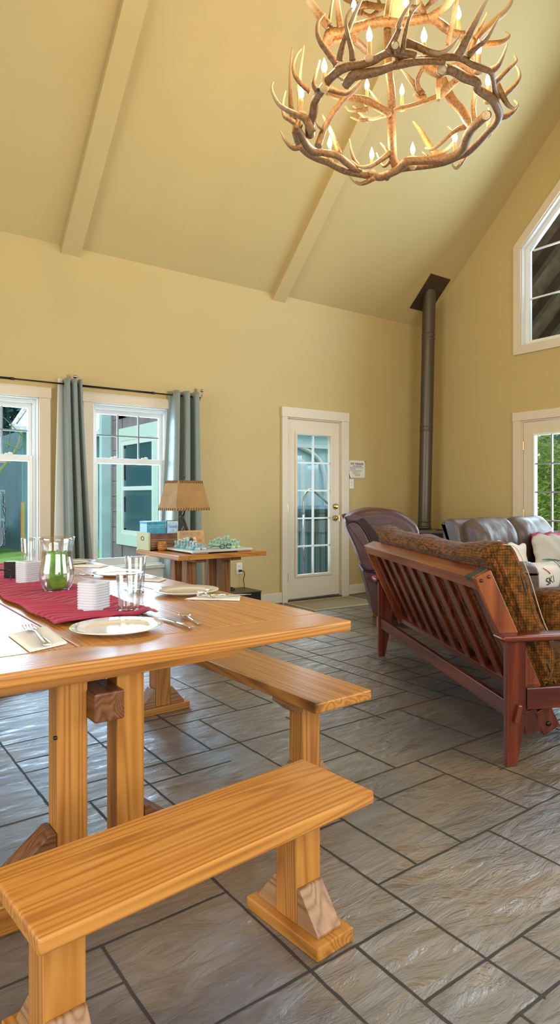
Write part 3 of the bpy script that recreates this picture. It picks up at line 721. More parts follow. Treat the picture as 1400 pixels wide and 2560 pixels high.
# porch deck with railing, seen low through the left window
t = thing('porch_deck', 'dark timber porch with railing beyond the lawn, through left window', 'porch', (-1.2, 17.2, -.2))
dkw = mat('dark_porch_timber', (.07, .12, .14), .7); pw = mat('grey_porch_rail', (.30, .36, .38), .7)
b = MB(); b.bx(-4, 5, 0, 3, .2, .62); part('deck', b, mat('grey_mauve_deck', (.26, .24, .27), .8), t)
b = MB(); b.bx(-4, 5, .9, 1.2, .62, 3.3); part('porch_wall', b, dkw, t)
b = MB(); b.bx(-4, 5, 0, .08, 1.45, 1.55); b.bx(-4, 5, 0, .08, .8, .86)
for k in range(12): b.bx(-4+k*.8, -3.9+k*.8, -.01, .09, .62, 1.46)
part('railing', b, pw, t)
b = MB(); b.bx(-4.2, 5.1, -.1, 0, 2.2, 2.27); part('eave_beam', b, mat('pink_beam', (.55, .36, .33), .6), t)
b = MB(); b.prism([(-.5, 3.2), (3, 4.4), (3, 4.5), (-.5, 3.3)], 'x', -4.4, 1.3); part('roof', b, mat('pink_roof', (.55, .42, .42), .6), t)
b = MB(); b.bx(0, .07, 0, .07, 0, 1.25)
solo('wooden_post', b, mat('orange_timber', (.6, .32, .10), .6), 'orange timber post standing by the porch at the left window edge', 'post', (4.03, 16.6, -.2))
# trees and shrubs
def leaves(mb, c, rad, n, size, rnd, sq=(1, 1, 1)):
    for _ in range(n):
        while True:
            p = Vector((rnd.uniform(-1, 1), rnd.uniform(-1, 1), rnd.uniform(-1, 1)))
            if .25 < p.length < 1: break
        p = Vector((c[0]+p.x*rad*sq[0], c[1]+p.y*rad*sq[1], c[2]+p.z*rad*sq[2]))
        d = Vector((rnd.uniform(-1, 1), rnd.uniform(-1, 1), rnd.uniform(-1, .4))).normalized(); s_ = d.orthogonal().normalized()
        L = size*rnd.uniform(.6, 1.3)
        mb.face([mb.b.verts.new(p), mb.b.verts.new(p+d*L*.5+s_*L*.15), mb.b.verts.new(p+d*L), mb.b.verts.new(p+d*L*.5-s_*L*.15)])
bark = mat('mossy_bark', (.25, .28, .12), .9, bump=.5, bscale=20)
needle = mat('blue_green_needles', (.05, .16, .16), .8, var=.4, vscale=2)
leafm = mat('bright_green_leaves', (.42, .56, .10), .6, var=.45, vscale=6)
rt = random.Random(11)
def tree(name, label, cat, loc, h, rad, m, n, size, group=None, sq=(1, 1, 1.3)):
    t = thing(name, label, cat, loc, 0, group)
    b = MB(); b.tube([(0, 0, 0), (.05, .02, h*.4), (-.03, .05, h*.8)], [h*.03, h*.022, h*.008], 8, sub=3); part('trunk', b, bark, t)
    b = MB()
    for k in range(6): leaves(b, (rt.uniform(-.5, .5)*rad, rt.uniform(-.5, .5)*rad, h*.35+k*h*.11), rad*(1-.08*k), n//6, size, rt, sq)
    part('foliage', b, m, t)
    return t
for i, (x, y) in enumerate(((-3.5, 28), (2.2, 27), (8, 28), (14, 29), (-1, 37), (5, 37), (11, 38))):
    tree('conifer', 'dark blue-green conifer standing in the row beyond the buildings', 'tree', (x, y, -.2), 13, 3.5, needle, 4200, .8, 'conifers beyond the buildings')
t = thing('bare_tree', 'mossy bare tree with forked branches on the lawn outside left window', 'tree', (2.1, 11.5, -.2))
b = MB(); b.tube([(0, 0, 0), (.05, 0, 1.0), (.25, .1, 1.6), (.6, .1, 2.1), (.75, .2, 2.5)], [.045, .035, .03, .024, .012], 8, sub=4); b.tube([(.2, .1, 1.5), (-.2, 0, 2.0), (-.5, .1, 2.6)], [.03, .025, .012], 8, sub=4); 
for k in range(14):
    p = Vector((.3+rt.uniform(-.5, .5), rt.uniform(-.3, .3), 2.1+rt.uniform(-.3, 1.2))); b.tube([p, p+Vector((rt.uniform(-.5, .5), rt.uniform(-.3, .3), rt.uniform(.1, .5)))], [.010, .003], 5)
part('branches', b, bark, t)
# garden outside the glass doors
for i, (x, y, h, r_) in enumerate(((9.4, 5.9, 2.3, .8), (10.3, 4.2, 2.5, .85), (9.4, 2.5, 2.2, .8))):
    tree('rhododendron', 'glossy light green leafy shrub outside the glass door', 'shrub', (x, y, -.2), h, r_, leafm, 9000, .095, 'shrubs outside the glass door', (1, 1, .8))
for i, (x, y) in enumerate(((15, 9.5), (16, 3.6), (20, 14), (22, 7.5))):
    tree('garden_conifer', 'blue-green conifer standing behind the shrubs outside the glass door', 'tree', (x, y, -.2), 11, 2.4, needle, 2200, .7, 'conifers behind the shrubs')
b = MB(); b.bx(XW+.15, 9.2, -1, 6.4, -.3, -.04); struct('porch_floor', b, mat('porch_boards', (.3, .3, .3), .7))
b = MB(); b.bx(-.7, .7, -.35, .35, .70, .76); b.bx(-.6, -.52, -.3, .3, 0, .7); b.bx(.52, .6, -.3, .3, 0, .7)
solo('patio_table', b, mat('grey_patio_plastic', (.3, .34, .36), .5), 'grey outdoor table on the porch just outside the glass door', 'table', (7.9, 4.5, -.04), 1.2)
# porch roof seen through the gable window: boards and rafters
rb = mat('dark_brown_rafters', (.13, .075, .06), .7, var=.3, vscale=5); rb2 = mat('brown_soffit_boards', (.26, .15, .12), .7, var=.35, vscale=7)
b = MB()
for s_, ya, yb in ((1, YB+.5, YR), (-1, YF-.5, YR)):
    f = lambda y: roofz(y)+.25 if YF <= y <= YB else ZE+.25-.5*SL
    b.prism([(ya, f(ya)), (yb, ZR+.25), (yb, ZR+.3), (ya, f(ya)+.05)], 'x', XW+.15, 10.2)
struct('ceiling_porch', b, rb2)
for k in range(5):
    b = MB(); x = 7.25+k*.62
    b.prism([(YB+.5, ZE+.25-.5*SL), (YR, ZR+.25), (YR, ZR+.05), (YB+.5, ZE+.05-.5*SL)], 'x', x, x+.1)
    b.prism([(YF-.5, ZE+.25-.5*SL), (YR, ZR+.25), (YR, ZR+.05), (YF-.5, ZE+.05-.5*SL)], 'x', x, x+.1)
    n_trim += 1; struct('trim_%d' % n_trim, b, rb)
# hot tub room behind the back door
t = thing('hot_tub', 'grey-blue slatted hot tub with a padded cover behind the back door', 'hot tub', (5.36, 7.05, -.05))
slat = mat('grey_blue_tub_slats', (.22, .37, .41), .5)
b = MB(); b.bx(0, 1.9, 0, 1.9, 0, .82)
for k in range(20): b.bx(k*.096+.01, k*.096+.086, -.015, 0, .03, .8); b.bx(-.015, 0, k*.096+.01, k*.096+.086, .03, .8)
part('cabinet', b, slat, t, bevel=.003)
b = MB(); b.sbox(2.0, 2.0, .17, .12, c=(.95, .95, 1.0)); part('cover', b, mat('teal_tub_cover', (.06, .15, .17), .4), t)
b = MB(); b.bx(-.04, 1.94, -.04, 1.94, .76, .92); part('cover_skirt', b, mat('grey_cover_skirt', (.25, .33, .35), .4, bump=.6, bscale=12), t)
b = MB(); b.tube([(-.16, -.1, 1.0), (-.16, -.1, 1.2), (-.1, -.1, 1.31), (.02, -.1, 1.31), (.42, -.1, 1.03)], .017, 10, sub=5); b.tube([(-.16, -.1, .0), (-.16, -.1, 1.02)], .017, 10); part('grab_rail', b, M['steel'], t)
cool = mat('pale_blue_plastic_sheet', (.52, .74, .78), .45, bump=.5, bscale=3, var=.12, vscale=3)
b = MB(); b.bx(3.34, 8.2, 9.3, 9.4, -.2, 3.0); struct('wall_enclosure', b, cool)
b = MB(); b.bx(3.34, 8.2, YB+.16, 9.3, -.3, -.05); struct('floor_enclosure', b, mat('concrete_slab', (.3, .32, .33), .8))
b = MB()
for z in (2.05, 2.3): b.bx(3.6, 8.0, 9.2, 9.3, z, z+.06)
b.tube([(5.2, 9.24, 1.0), (5.2, 9.24, 1.75), (5.6, 9.24, 2.05), (6.6, 9.24, 2.1), (7.2, 9.24, 1.9), (7.4, 9.24, 1.5), (7.4, 9.24, .8)], .04, 8, sub=5)
n_trim += 1; struct('trim_%d' % n_trim, b, M['vinyl'])
# pale clear sheet hung behind the tub
def sheet(u, v): 
    x = 5.55+1.5*u; return Vector((x, 9.05+.05*math.sin(u*23)+.03*math.sin(u*51+v*5), .3+(1.45+.12*math.sin(u*3.1)+.05*math.sin(u*19))*v))
b = MB(); b.grid(sheet, 60, 14)
solo('plastic_sheet', b, mat('milky_plastic_sheet', (.72, .86, .86), .25), 'wrinkled milky plastic sheet hanging behind the hot tub', 'sheet', thick=.004)
# ------------------------------------------------------------------ dining table and benches
def wedge(mb, x0, y0, y1, z0, rise, run, sgn):
    """triangular brace block against a post: run along x, flat end cut"""
    mb.prism([(x0, z0), (x0+sgn*run, z0), (x0+sgn*run, z0+.012), (x0+sgn*.018, z0+rise), (x0, z0+rise)], 'y', y0, y1)
t = thing('dining_table', 'long golden plank dining table on paired square posts, set for a meal', 'table', (.703, 1.746, 0))
X0, X1, TL, ZT, TH = -.817, .817, 2.92, .76, .037
for a, bb in ((0, .192), (TL-.192, TL)):
    b = MB(); b.bx(X0, X1, a+.001, bb-.001, ZT-TH, ZT); part('breadboard_end', b, M['oak_x'], t, bevel=.007, seg=3)
xs = [X0, -.433, -.078, .282, .585, X1]
for i in range(5):
    b = MB(); b.bx(xs[i]+.0025, xs[i+1]-.0025, .193, TL-.193, ZT-TH, ZT-.0005); part('plank', b, M['oak_y'], t, bevel=.004)
b = MB(); b.bx(-.048, .042, .135, TL-.135, .54, .626); part('stretcher_beam', b, M['walnut_y'], t, bevel=.006)
for yc in (.249, TL-.249):
    for xc in (-.0885, .0885):
        b = MB(); b.bx(xc-.0442, xc+.0442, yc-.0445, yc+.0445, .085, ZT-TH); part('leg', b, M['oak_z'], t, bevel=.005)
    b = MB(); b.prism([(-.5, ZT-TH), (.5, ZT-TH), (.5, ZT-TH-.02), (.42, ZT-TH-.06), (-.42, ZT-TH-.06), (-.5, ZT-TH-.02)], 'y', yc-.1, yc-.047)
    b.prism([(-.5, ZT-TH), (.5, ZT-TH), (.5, ZT-TH-.02), (.42, ZT-TH-.06), (-.42, ZT-TH-.06), (-.5, ZT-TH-.02)], 'y', yc+.047, yc+.1)
    part('cleat', b, M['oak_x'], t, bevel=.003)
    b = MB(); b.bx(-.55, .55, yc-.07, yc+.07, 0, .085); part('foot', b, M['oak_x'], t, bevel=.006)
    for sg in (-1, 1):
        b = MB(); wedge(b, sg*.134, yc-.0445, yc+.0445, .085, .14, .18, sg); part('brace', b, M['walnut_x'], t, bevel=.003)
b = MB(); b.lathe([(0, 0), (.006, 0), (.006, .008), (0, .01)], 10, (0, 0, 0), Matrix.Translation((-.133, .21, .50)) @ Matrix.Rotation(R_(-90), 4, 'Y')); part('bolt_head', b, M['black'], t)

def bench(name, label, loc, rz, L, wd, zt, over, offy, th=.04):
    t = thing(name, label, 'bench', loc, rz, 'plank benches around the dining table')
    b = MB(); b.bx(-L/2, L/2, -wd/2, wd/2, zt-th, zt)
    part('seat', b, [M['oak_x']], t, bevel=.007, seg=3)
    for s_ in (-1, 1):
        xc = s_*(L/2-over-.0445)
        b = MB(); b.bx(xc-.0445, xc+.0445, offy-.0445, offy+.0445, .036, zt-th); part('leg', b, M['oak_z'], t, bevel=.004)
        b = MB(); b.bx(xc-.066, xc+.066, offy-.154, offy+.154, 0, .036); part('foot', b, M['oak_y'], t, bevel=.004)
        for q in (-1, 1):
            b = MB()
            y_ = offy+q*.0446
            b.prism([(y_, .036), (y_+q*.085, .036), (y_+q*.085, .044), (y_+q*.01, .135), (y_, .135)], 'x', xc-.0425, xc+.0425)
            part('brace', b, M['brace'], t, bevel=.003)
            b = MB(); c_ = offy+q*.0446
            b.prism([(c_, zt-th-.001), (c_+q*.085, zt-th-.001), (c_+q*.085, zt-th-.016), (c_+q*.03, zt-th-.06), (c_, zt-th-.06)], 'x', xc-.0445, xc+.0445)
            part('cleat', b, M['cedar_x'], t, bevel=.003)
    return t
bench('plank_bench', 'short golden plank bench with knots at the near end of the dining table', (.756, 1.409, 0), R_(4.4), .885, .296, .405, .062, .045, .034)
bench('plank_bench', 'longer plank bench along the right side of the dining table, towards the door', (1.572, 2.77, 0), R_(91.0), 1.81, .28, .45, .2, 0)

# ------------------------------------------------------------------ table runner and settings
TZ = .7605
def runner(u, v):
    x = .653+.375*u+.006*math.sin(v*37); y = 2.27+2.2*v
    k = math.sin(y*72+2.4*math.sin(x*17+y*5.0)+1.0*math.sin(x*21+y*11))
    k = 2*abs(k)**.5-1
    am = .5+.5*math.sin(x*23+y*17)*math.sin(y*31-x*9)
    return Vector((x, y, TZ+.0115+.0088*k*(.45+.55*am)*(1 if .03 < u < .97 else .3)))
b = MB(); b.grid(runner, 40, 900)
runm = mat('crimson_pleated_cloth', (.40, .012, .055), .9, sheen=.1)
solo('table_runner', b, runm, 'crimson pleated cloth runner laid down the dining table', 'table runner', thick=.002)

leafp = None
def plate_mat():
    m, nt, b = newmat('cream_plate_with_leaves')
    tc = N(nt, 'ShaderNodeTexCoord'); n = N(nt, 'ShaderNodeTexNoise'); n.inputs['Scale'].default_value = 17; n.inputs['Detail'].default_value = 3
    nt.links.new(tc.outputs['Object'], n.inputs['Vector'])
    r = N(nt, 'ShaderNodeValToRGB'); r.color_ramp.elements[0].position = .56; r.color_ramp.elements[0].color = (.80, .77, .68, 1)
    r.color_ramp.elements[1].position = .64; r.color_ramp.elements[1].color = (.42, .52, .30, 1)
    nt.links.new(n.outputs['Fac'], r.inputs[0]); nt.links.new(r.outputs[0], b.inputs['Base Color'])
    b.inputs['Roughness'].default_value = .1; b.inputs['Coat Weight'].default_value = .6
    return m
M['rim'] = plate_mat()
def plate(label, loc, r=.148):
    t = thing('dinner_plate', label, 'plate', loc, 0, 'dinner plates on the dining table')
    s_ = r/.148
    b = MB(); b.lathe([(0, .0), (.086*s_, 0), (.088*s_, .003), (.102*s_, .006), (.146*s_, .016), (.148*s_, .0185), (.146*s_, .0195), (.105*s_, .0125)], 56); part('rim', b, M['rim'], t)
    b = MB(); b.lathe([(.105*s_, .0125), (.096*s_, .009), (.09*s_, .0075), (0, .0075)], 56); part('well', b, M['chinawell'], t)
    return t
plate('white dinner plate nearest the camera, in front of the two candle cups', (.80, 2.085, TZ))
plate('dinner plate at right beside the folded napkin, nearest the table corner', (1.352, 2.69, TZ), .145)
plate('dinner plate behind the two tumblers, middle of three along right edge', (1.362, 3.53, TZ), .14)
plate('dinner plate at the far end of the right edge, below the windows', (1.362, 4.32, TZ), .14)
def napkin(label, pts, h=.007, fold=True):
    """folded paper napkin: two slightly offset layers"""
    c = Vector((sum(p[0] for p in pts)/4, sum(p[1] for p in pts)/4, TZ))
    b = MB()
    q = [Vector((p[0]-c.x, p[1]-c.y, 0)) for p in pts]
    def layer(s_, z, dx):
        def f(u, v):
            p = q[0]*(1-u)*(1-v)+q[1]*u*(1-v)+q[2]*u*v+q[3]*(1-u)*v
            ed = min(u, 1-u, v, 1-v)
            return Vector((p.x*s_+dx, p.y*s_, z+.0025*math.sin(u*5+v*3+z*300)*min(1, ed*6)+.0015*min(1, ed*12)))
        b.grid(f, 12, 12)
    for k in range(3): layer(1-.012*k, .0012+.0015*k, .0025*k)
    return solo('napkin', b, M['linen'], label, 'napkin', c, group='folded napkins at the place settings', thick=.0016)
napkin('white folded napkin under a fork at the near left of the table', [(.499, 2.219), (.628, 2.286), (.607, 1.985), (.494, 1.942)])
napkin('white folded napkin at right between second plate and table edge', [(1.263, 2.53), (1.345, 2.56), (1.485, 2.445), (1.43, 2.36)])
napkin('white folded napkin in front of the middle right-edge plate', [(1.29, 3.34), (1.36, 3.38), (1.49, 3.2), (1.42, 3.13)])
napkin('white folded napkin in front of the farthest plate', [(1.27, 4.16), (1.36, 4.22), (1.50, 4.04), (1.41, 3.97)])
def handle_pts(L): return [(0, 0, .004), (L*.12, 0, .006), (L*.5, 0, .0055), (L*.62, 0, .003)]
def flat(mb, pts, z0=0.0):
    """flat tapered bar: pts = (x, halfwidth, z centre, half thickness)"""
    rings = []
    for x, hw, z, ht in pts:
        rings.append([mb.b.verts.new((x, hw*math.cos(2*PI*k/10), z+ht*math.sin(2*PI*k/10))) for k in range(10)])
    for a, c in zip(rings[:-1], rings[1:]):
        for k in range(10): mb.face([a[k], a[(k+1) % 10], c[(k+1) % 10], c[k]], True)
    mb.face(rings[0][::-1]); mb.face(rings[-1])
CG = 'cutlery on the dining table'
def fork(label, loc, rz):
    t = thing('fork', label, 'fork', loc, rz, CG)
    b = MB(); flat(b, [(-.1, .008, .004, .002), (-.09, .010, .0045, .0025), (-.05, .007, .006, .0025), (.01, .0035, .009, .002), (.03, .004, .008, .0018)]); part('handle', b, M['steel'], t)
    b = MB(); flat(b, [(.03, .004, .008, .0018), (.042, .010, .005, .0014), (.052, .0125, .004, .0012)])
    for k in range(4):
        y = -.0105+.007*k; b.tube([(.05, y, .004), (.075, y*1.02, .003), (.098, y*.95, .007)], [.0017, .0016, .0008], 6, sub=3)
    part('tines', b, M['steel'], t); return t
def knife(label, loc, rz):
    t = thing('table_knife', label, 'knife', loc, rz, CG)
    b = MB(); flat(b, [(-.115, .006, .006, .004), (-.1, .0095, .0065, .005), (-.05, .0085, .0065, .0045), (-.005, .0065, .0055, .004)]); part('handle', b, M['steel'], t)
    b = MB(); flat(b, [(-.005, .006, .0055, .0022), (.02, .009, .005, .0012), (.08, .0105, .0045, .001), (.11, .007, .004, .0008), (.118, .002, .004, .0006)]); part('blade', b, M['steel'], t); return t
def spoon(label, loc, rz):
    t = thing('spoon', label, 'spoon', loc, rz, CG)
    b = MB(); flat(b, [(-.1, .007, .004, .002), (-.085, .009, .0045, .002), (-.04, .005, .006, .002), (.03, .0032, .009, .0018)]); part('handle', b, M['steel'], t)
    b = MB()
    def bowl(u, v):
        a = 2*PI*u; r = v; return Vector((.058+.033*r*math.cos(a), .021*r*math.sin(a), .0025+.0085*r*r))
    b.grid(bowl, 28, 6, True, True); part('bowl', b, M['steel'], t, thick=.0012); return t
def ang(a, c): return math.atan2(c[1]-a[1], c[0]-a[0])
f_ = fork('silver fork with its tines up, lying on the near left napkin', (.560, 2.13, TZ+.008), ang((.545, 1.964), (.575, 2.333))); f_.scale = (1.75, 1.35, 1.2)
knife('silver table knife lying right of the nearest plate', (1.0, 2.06, TZ), ang((.998, 1.932), (1.0, 2.2)))
spoon('silver spoon lying right of the knife by the nearest plate', (1.07, 2.10, TZ), ang((1.042, 1.923), (1.093, 2.3)))
fork('silver fork lying crosswise on the right-hand napkin by the second plate', (1.36, 2.52, TZ+.011), ang((1.33, 2.45), (1.37, 2.655)))
knife('silver table knife lying along the right-hand napkin by the second plate', (1.41, 2.455, TZ+.011), ang((1.33, 2.5), (1.48, 2.42)))
knife('table knife lying left of the second plate on the bare planks', (1.19, 2.92, TZ), ang((1.2, 2.8), (1.19, 3.0)))
knife('table knife lying left of the middle right-edge plate', (1.19, 3.66, TZ), ang((1.24, 3.55), (1.17, 3.75)))
fork('fork lying on the napkin before the middle right-edge plate', (1.40, 3.26, TZ+.011), ang((1.33, 3.33), (1.46, 3.2)))

def tumbler(label, loc, h=.152, r0=.038, r1=.0475):
    t = thing('drinking_glass', label, 'glass', loc, 0, 'clear tumblers on the dining table')
    b = MB(); b.lathe([(r0-.001, .016), (r0, .03), (r1, h-.002), (r1-.001, h), (r1-.0032, h-.002), (r0-.004, .03), (r0-.006, .018), (0, .016)], 40); part('wall', b, M['glass'], t)
    b = MB(); b.lathe([(0, 0), (r0-.003, 0), (r0-.0005, .003), (r0-.001, .016), (r0-.008, .0135), (0, .0125)], 40); part('base', b, M['glassbase'], t)
    return t
tumbler('clear tapered tumbler standing nearest, at right end of the runner', (.945, 2.345, TZ))
tumbler('clear tapered tumbler standing behind the nearest tumbler on bare planks', (1.183, 2.86, TZ), .165)
tumbler('clear tapered tumbler behind the left candle cup, against the left window', (1.10, 4.36, TZ), .175, .033, .043)
t = thing('hurricane_vase', 'clear flared glass hurricane vase around a green candle on the runner', 'vase', (.887, 3.036, TZ+.005))
b = MB(); prof = [(.050, .014), (.062, .03), (.073, .055), (.0765, .085), (.073, .115), (.066, .15), (.063, .175), (.0655, .205), (.0725, .235), (.0765, .25)]
b.lathe(prof+[(r-.0035, z) for r, z in prof[::-1]]+[(0, .02)], 48); part('bowl', b, M['glass'], t)
b = MB(); b.lathe([(0, 0), (.05, 0), (.053, .004), (.050, .014), (.04, .011), (0, .012)], 48); part('foot', b, M['glassbase'], t)
t = thing('pillar_candle', 'mottled green pillar candle standing inside the glass hurricane vase', 'candle', (.887, 3.036, TZ+.026))
b = MB(); b.lathe([(0, 0), (.0405, 0), (.042, .003), (.042, .158), (.040, .163), (.033, .161), (0, .157)], 40); part('wax', b, M['candle'], t)
b = MB(); b.tube([(0, 0, .157), (.001, 0, .168), (.004, 0, .174)], .0013, 6); part('wick', b, M['black'], t)
def cup(label, loc, rz, s_=1.0):
    t = thing('candle_cup', label, 'candle holder', loc, rz, 'ribbed white candle cups')
    b = MB(); pr = []
    for k in range(11):
        z = .004+k*.0098; pr += [(.0485, z), (.0515, z+.0035), (.0515, z+.0065), (.0485, z+.0098)]
    def shp(p):
        return p
    prof = [(0, 0), (.046, 0)]+pr+[(.047, .113), (.042, .113), (.042, .012), (0, .012)]
    n = 48; rings = []
    for r, z in prof:
        if r < 1e-6: rings.append([b.b.verts.new((0, 0, z*s_))])
        else:
            rg = []
            for i in range(n):
                a = 2*PI*i/n; f = 1/max(abs(math.cos(a))**5+abs(math.sin(a))**5, 1e-6)**(1/5.0)*.93
                rg.append(b.b.verts.new((r*f*math.cos(a)*s_, r*f*math.sin(a)*s_, z*s_)))
            rings.append(rg)
    for a, c in zip(rings[:-1], rings[1:]):
        for i in range(n):
            j = (i+1) % n
            if len(a) == 1: b.face([a[0], c[j], c[i]], True)
            elif len(c) == 1: b.face([a[i], a[j], c[0]], True)
            else: b.face([a[i], a[j], c[j], c[i]], True)
    part('ribbed_wall', b, M['frost'], t)
    b = MB(); b.lathe([(0, .012), (.038, .012), (.038, .05), (0, .052)], 24); part('candle_stub', b, mat('white_wax', (.85, .83, .78), .5), t)
    return t
cup('square ribbed white candle cup standing between nearest plate and tumbler', (.85, 2.452, TZ+.005), R_(30))
cup('square ribbed white candle cup at left, beside the green candle vase', (.86, 3.41, TZ+.005), R_(18))
t = thing('tea_box', 'small box with black front and beige side behind left candle cup', 'box', (.835, 3.63, TZ+.005), R_(-30))
b = MB(); b.bx(-.03, .025, -.025, .025, 0, .098); part('body', b, mat('beige_card', (.62, .47, .34), .6), t, bevel=.002)
b = MB(); b.bx(-.03, .025, -.028, -.0252, 0, .098); part('front_panel', b, M['black'], t)
b = MB(); p0 = Vector((.80, 3.52, TZ+.006))
b.tube([(.0, 0, .0), (.0, 0, .06), (-.10, -.03, .066), (-.16, -.04, .03), (-.16, -.04, 0)], .0035, 8, sub=5)
solo('wire_stand', b, M['black'], 'bent black wire stand at the left edge, before the black-fronted box', 'stand', p0)
b = MB(); rr = random.Random(5)
for k in range(4):
    pts = []; ph = k*1.7
    for i in range(15):
        v = i/14; pts.append((1.29-.005+.022*math.sin(v*3.3)+.010*math.sin(v*17+ph)*(1-.5*v)+.004*k-(.12*max(0, v-.85)*6), YB-.06+.012*math.cos(v*13+ph), 1.24-.53*v))
    b.tube(pts, .0038-.0005*k, 6, sub=3)
solo('wire_garland', b, M['black'], 'tangled black wire hanging down in front of the left window', 'wire')
# ------------------------------------------------------------------ curtains and rods
def curtain(name, label, xa0, xa1, xb0, xb1, ztop, zbot, yc, nf, lining_left, seed):
    t = thing(name, label, 'curtain', (0, 0, 0), 0, 'grey-green curtain panels')
    rnd = random.Random(seed); ph = [rnd.uniform(-.35, .35) for _ in range(int(nf)+3)]
    def f(u, v):
        x = (xa0+(xa1-xa0)*u)*(1-v**1.25)+(xb0+(xb1-xb0)*u)*v**1.25
        i = int(u*nf); amp = .062+.03*v
        y = yc+amp*math.cos(2*PI*nf*u+ph[i]*v*.8)*(1+.25*math.sin(3*u+2*v))
        x += .35*amp*math.sin(4*PI*nf*u)*.5
        return Vector((x, y, ztop+(zbot-ztop)*v))
    b = MB(); b.grid(f, int(nf*22), 40); part('drape', b, M['curtain'], t, thick=.003)
    if lining_left:
        def g(u, v):
            p = f(.05, v); e_ = f(0.0, v); q = Vector((e_.x-.035-.06*v, e_.y-.05, p.z))
            return p.lerp(q, u)
        b = MB(); b.grid(g, 5, 40); part('lining', b, M['lining'], t, thick=.002)
    for k in range(int(nf+.5)):
        u = (k+.25)/nf; p = f(u, .02); b = MB()
        b.tube([(p.x+.026*0, yc+.0, p.z-.03)]*1+[], .001) if False else None
        T = Matrix.Translation((p.x, p.y, ztop-.045)) @ Matrix.Rotation(R_(90), 4, 'Y')
        pts = [T @ Vector((.023*math.cos(a*PI/8), .023*math.sin(a*PI/8), 0)) for a in range(16)]
        b.tube(pts, .005, 6, closed=True); part('grommet', b, M['nickel'], t)
    return t
YC = YB-.088
curtain('curtain', 'narrow gathered grey-green curtain hanging between the two windows', 1.775, 1.925, 1.80, 2.06, 2.235, .06, YC, 2.5, True, 2)
curtain('curtain', 'grey-green curtain behind the lamp, at right of the right window', 2.80, 3.115, 2.70, 3.175, 2.232, .05, YC, 3, False, 4)
def rod(label, x0, x1, knob_l, knob_r):
    t = thing('curtain_rod', label, 'curtain rod', (0, 0, 0), 0, 'slim curtain rods')
    b = MB(); xm = x0+(x1-x0)*.6
    b.tube([(x0, YC, 2.188), (xm, YC, 2.188)], .0095, 12); b.tube([(xm, YC, 2.188), (x1, YC, 2.188)], .0068, 12); part('rod', b, M['iron'], t)
    b = MB(); b.tube([(xm-.02, YC, 2.188), (xm+.006, YC, 2.188)], .0125, 12); part('collar', b, M['black'], t)
    for xx in (x0+.05, x1-.012):
        b = MB(); b.bx(xx-.012, xx+.012, YB-.006, YB, 2.15, 2.29); b.tube([(xx, YB-.004, 2.172), (xx, YC, 2.172)], .006, 8); b.tube([(xx, YC-.02, 2.18), (xx, YC-.005, 2.166), (xx, YC+.018, 2.18)], .005, 8); part('bracket', b, M['nickel'], t)
    for xx in ([x1] if knob_r else [])+([x0] if knob_l else []):
        s_ = 1 if xx == x1 else -1
        b = MB(); b.tube([(xx, YC, 2.188), (xx+s_*.012, YC, 2.2), (xx+s_*.014, YC, 2.245)], [.007, .006, .006], 8, sub=3); b.ball((xx+s_*.014, YC, 2.262), .019, 8, (1, 1, .8)); part('finial', b, M['nickel'], t)
    return t
rod('slim dark curtain rod over the left window, running off the frame', .62, 1.87, False, True)
rod('slim dark curtain rod over the right window, ending above the lamp', 1.875, 3.13, False, True)

# ------------------------------------------------------------------ side table with everything on it
t = thing('side_table', 'square plank side table in front of the right-hand curtain', 'table', (2.535, 4.795, 0))
hx, hy = .385, .395
b = MB(); b.bx(-hx, -hx+.085, -hy, hy, .722, .76); part('breadboard_end', b, M['oak_y'], t, bevel=.004)
b = MB(); b.bx(hx-.085, hx, -hy, hy, .722, .76); part('breadboard_end', b, M['oak_y'], t, bevel=.004)
for k in range(4):
    a = -hy+2*hy*k/4; b = MB(); b.bx(-hx+.086, hx-.086, a+.001, a+2*hy/4-.001, .722, .7595); part('plank', b, M['oak_x'], t, bevel=.003)
for xc in (-.155, .155):
    for yc in (-.105, .105):
        b = MB(); b.bx(xc-.042, xc+.042, yc-.042, yc+.042, .06, .69); part('leg', b, M['cedar_z'], t, bevel=.004)
    b = MB(); b.bx(xc-.05, xc+.05, -.3, .3, .69, .722); part('cleat', b, M['cedar_y'], t, bevel=.004)
    b = MB(); b.bx(xc-.06, xc+.06, -.3, .3, 0, .06); part('foot', b, M['cedar_y'], t, bevel=.004)
b = MB(); b.bx(-.32, .32, -.035, .035, .1, .18); part('stretcher_beam', b, M['cedar_x'], t, bevel=.004)
SZ = .7605
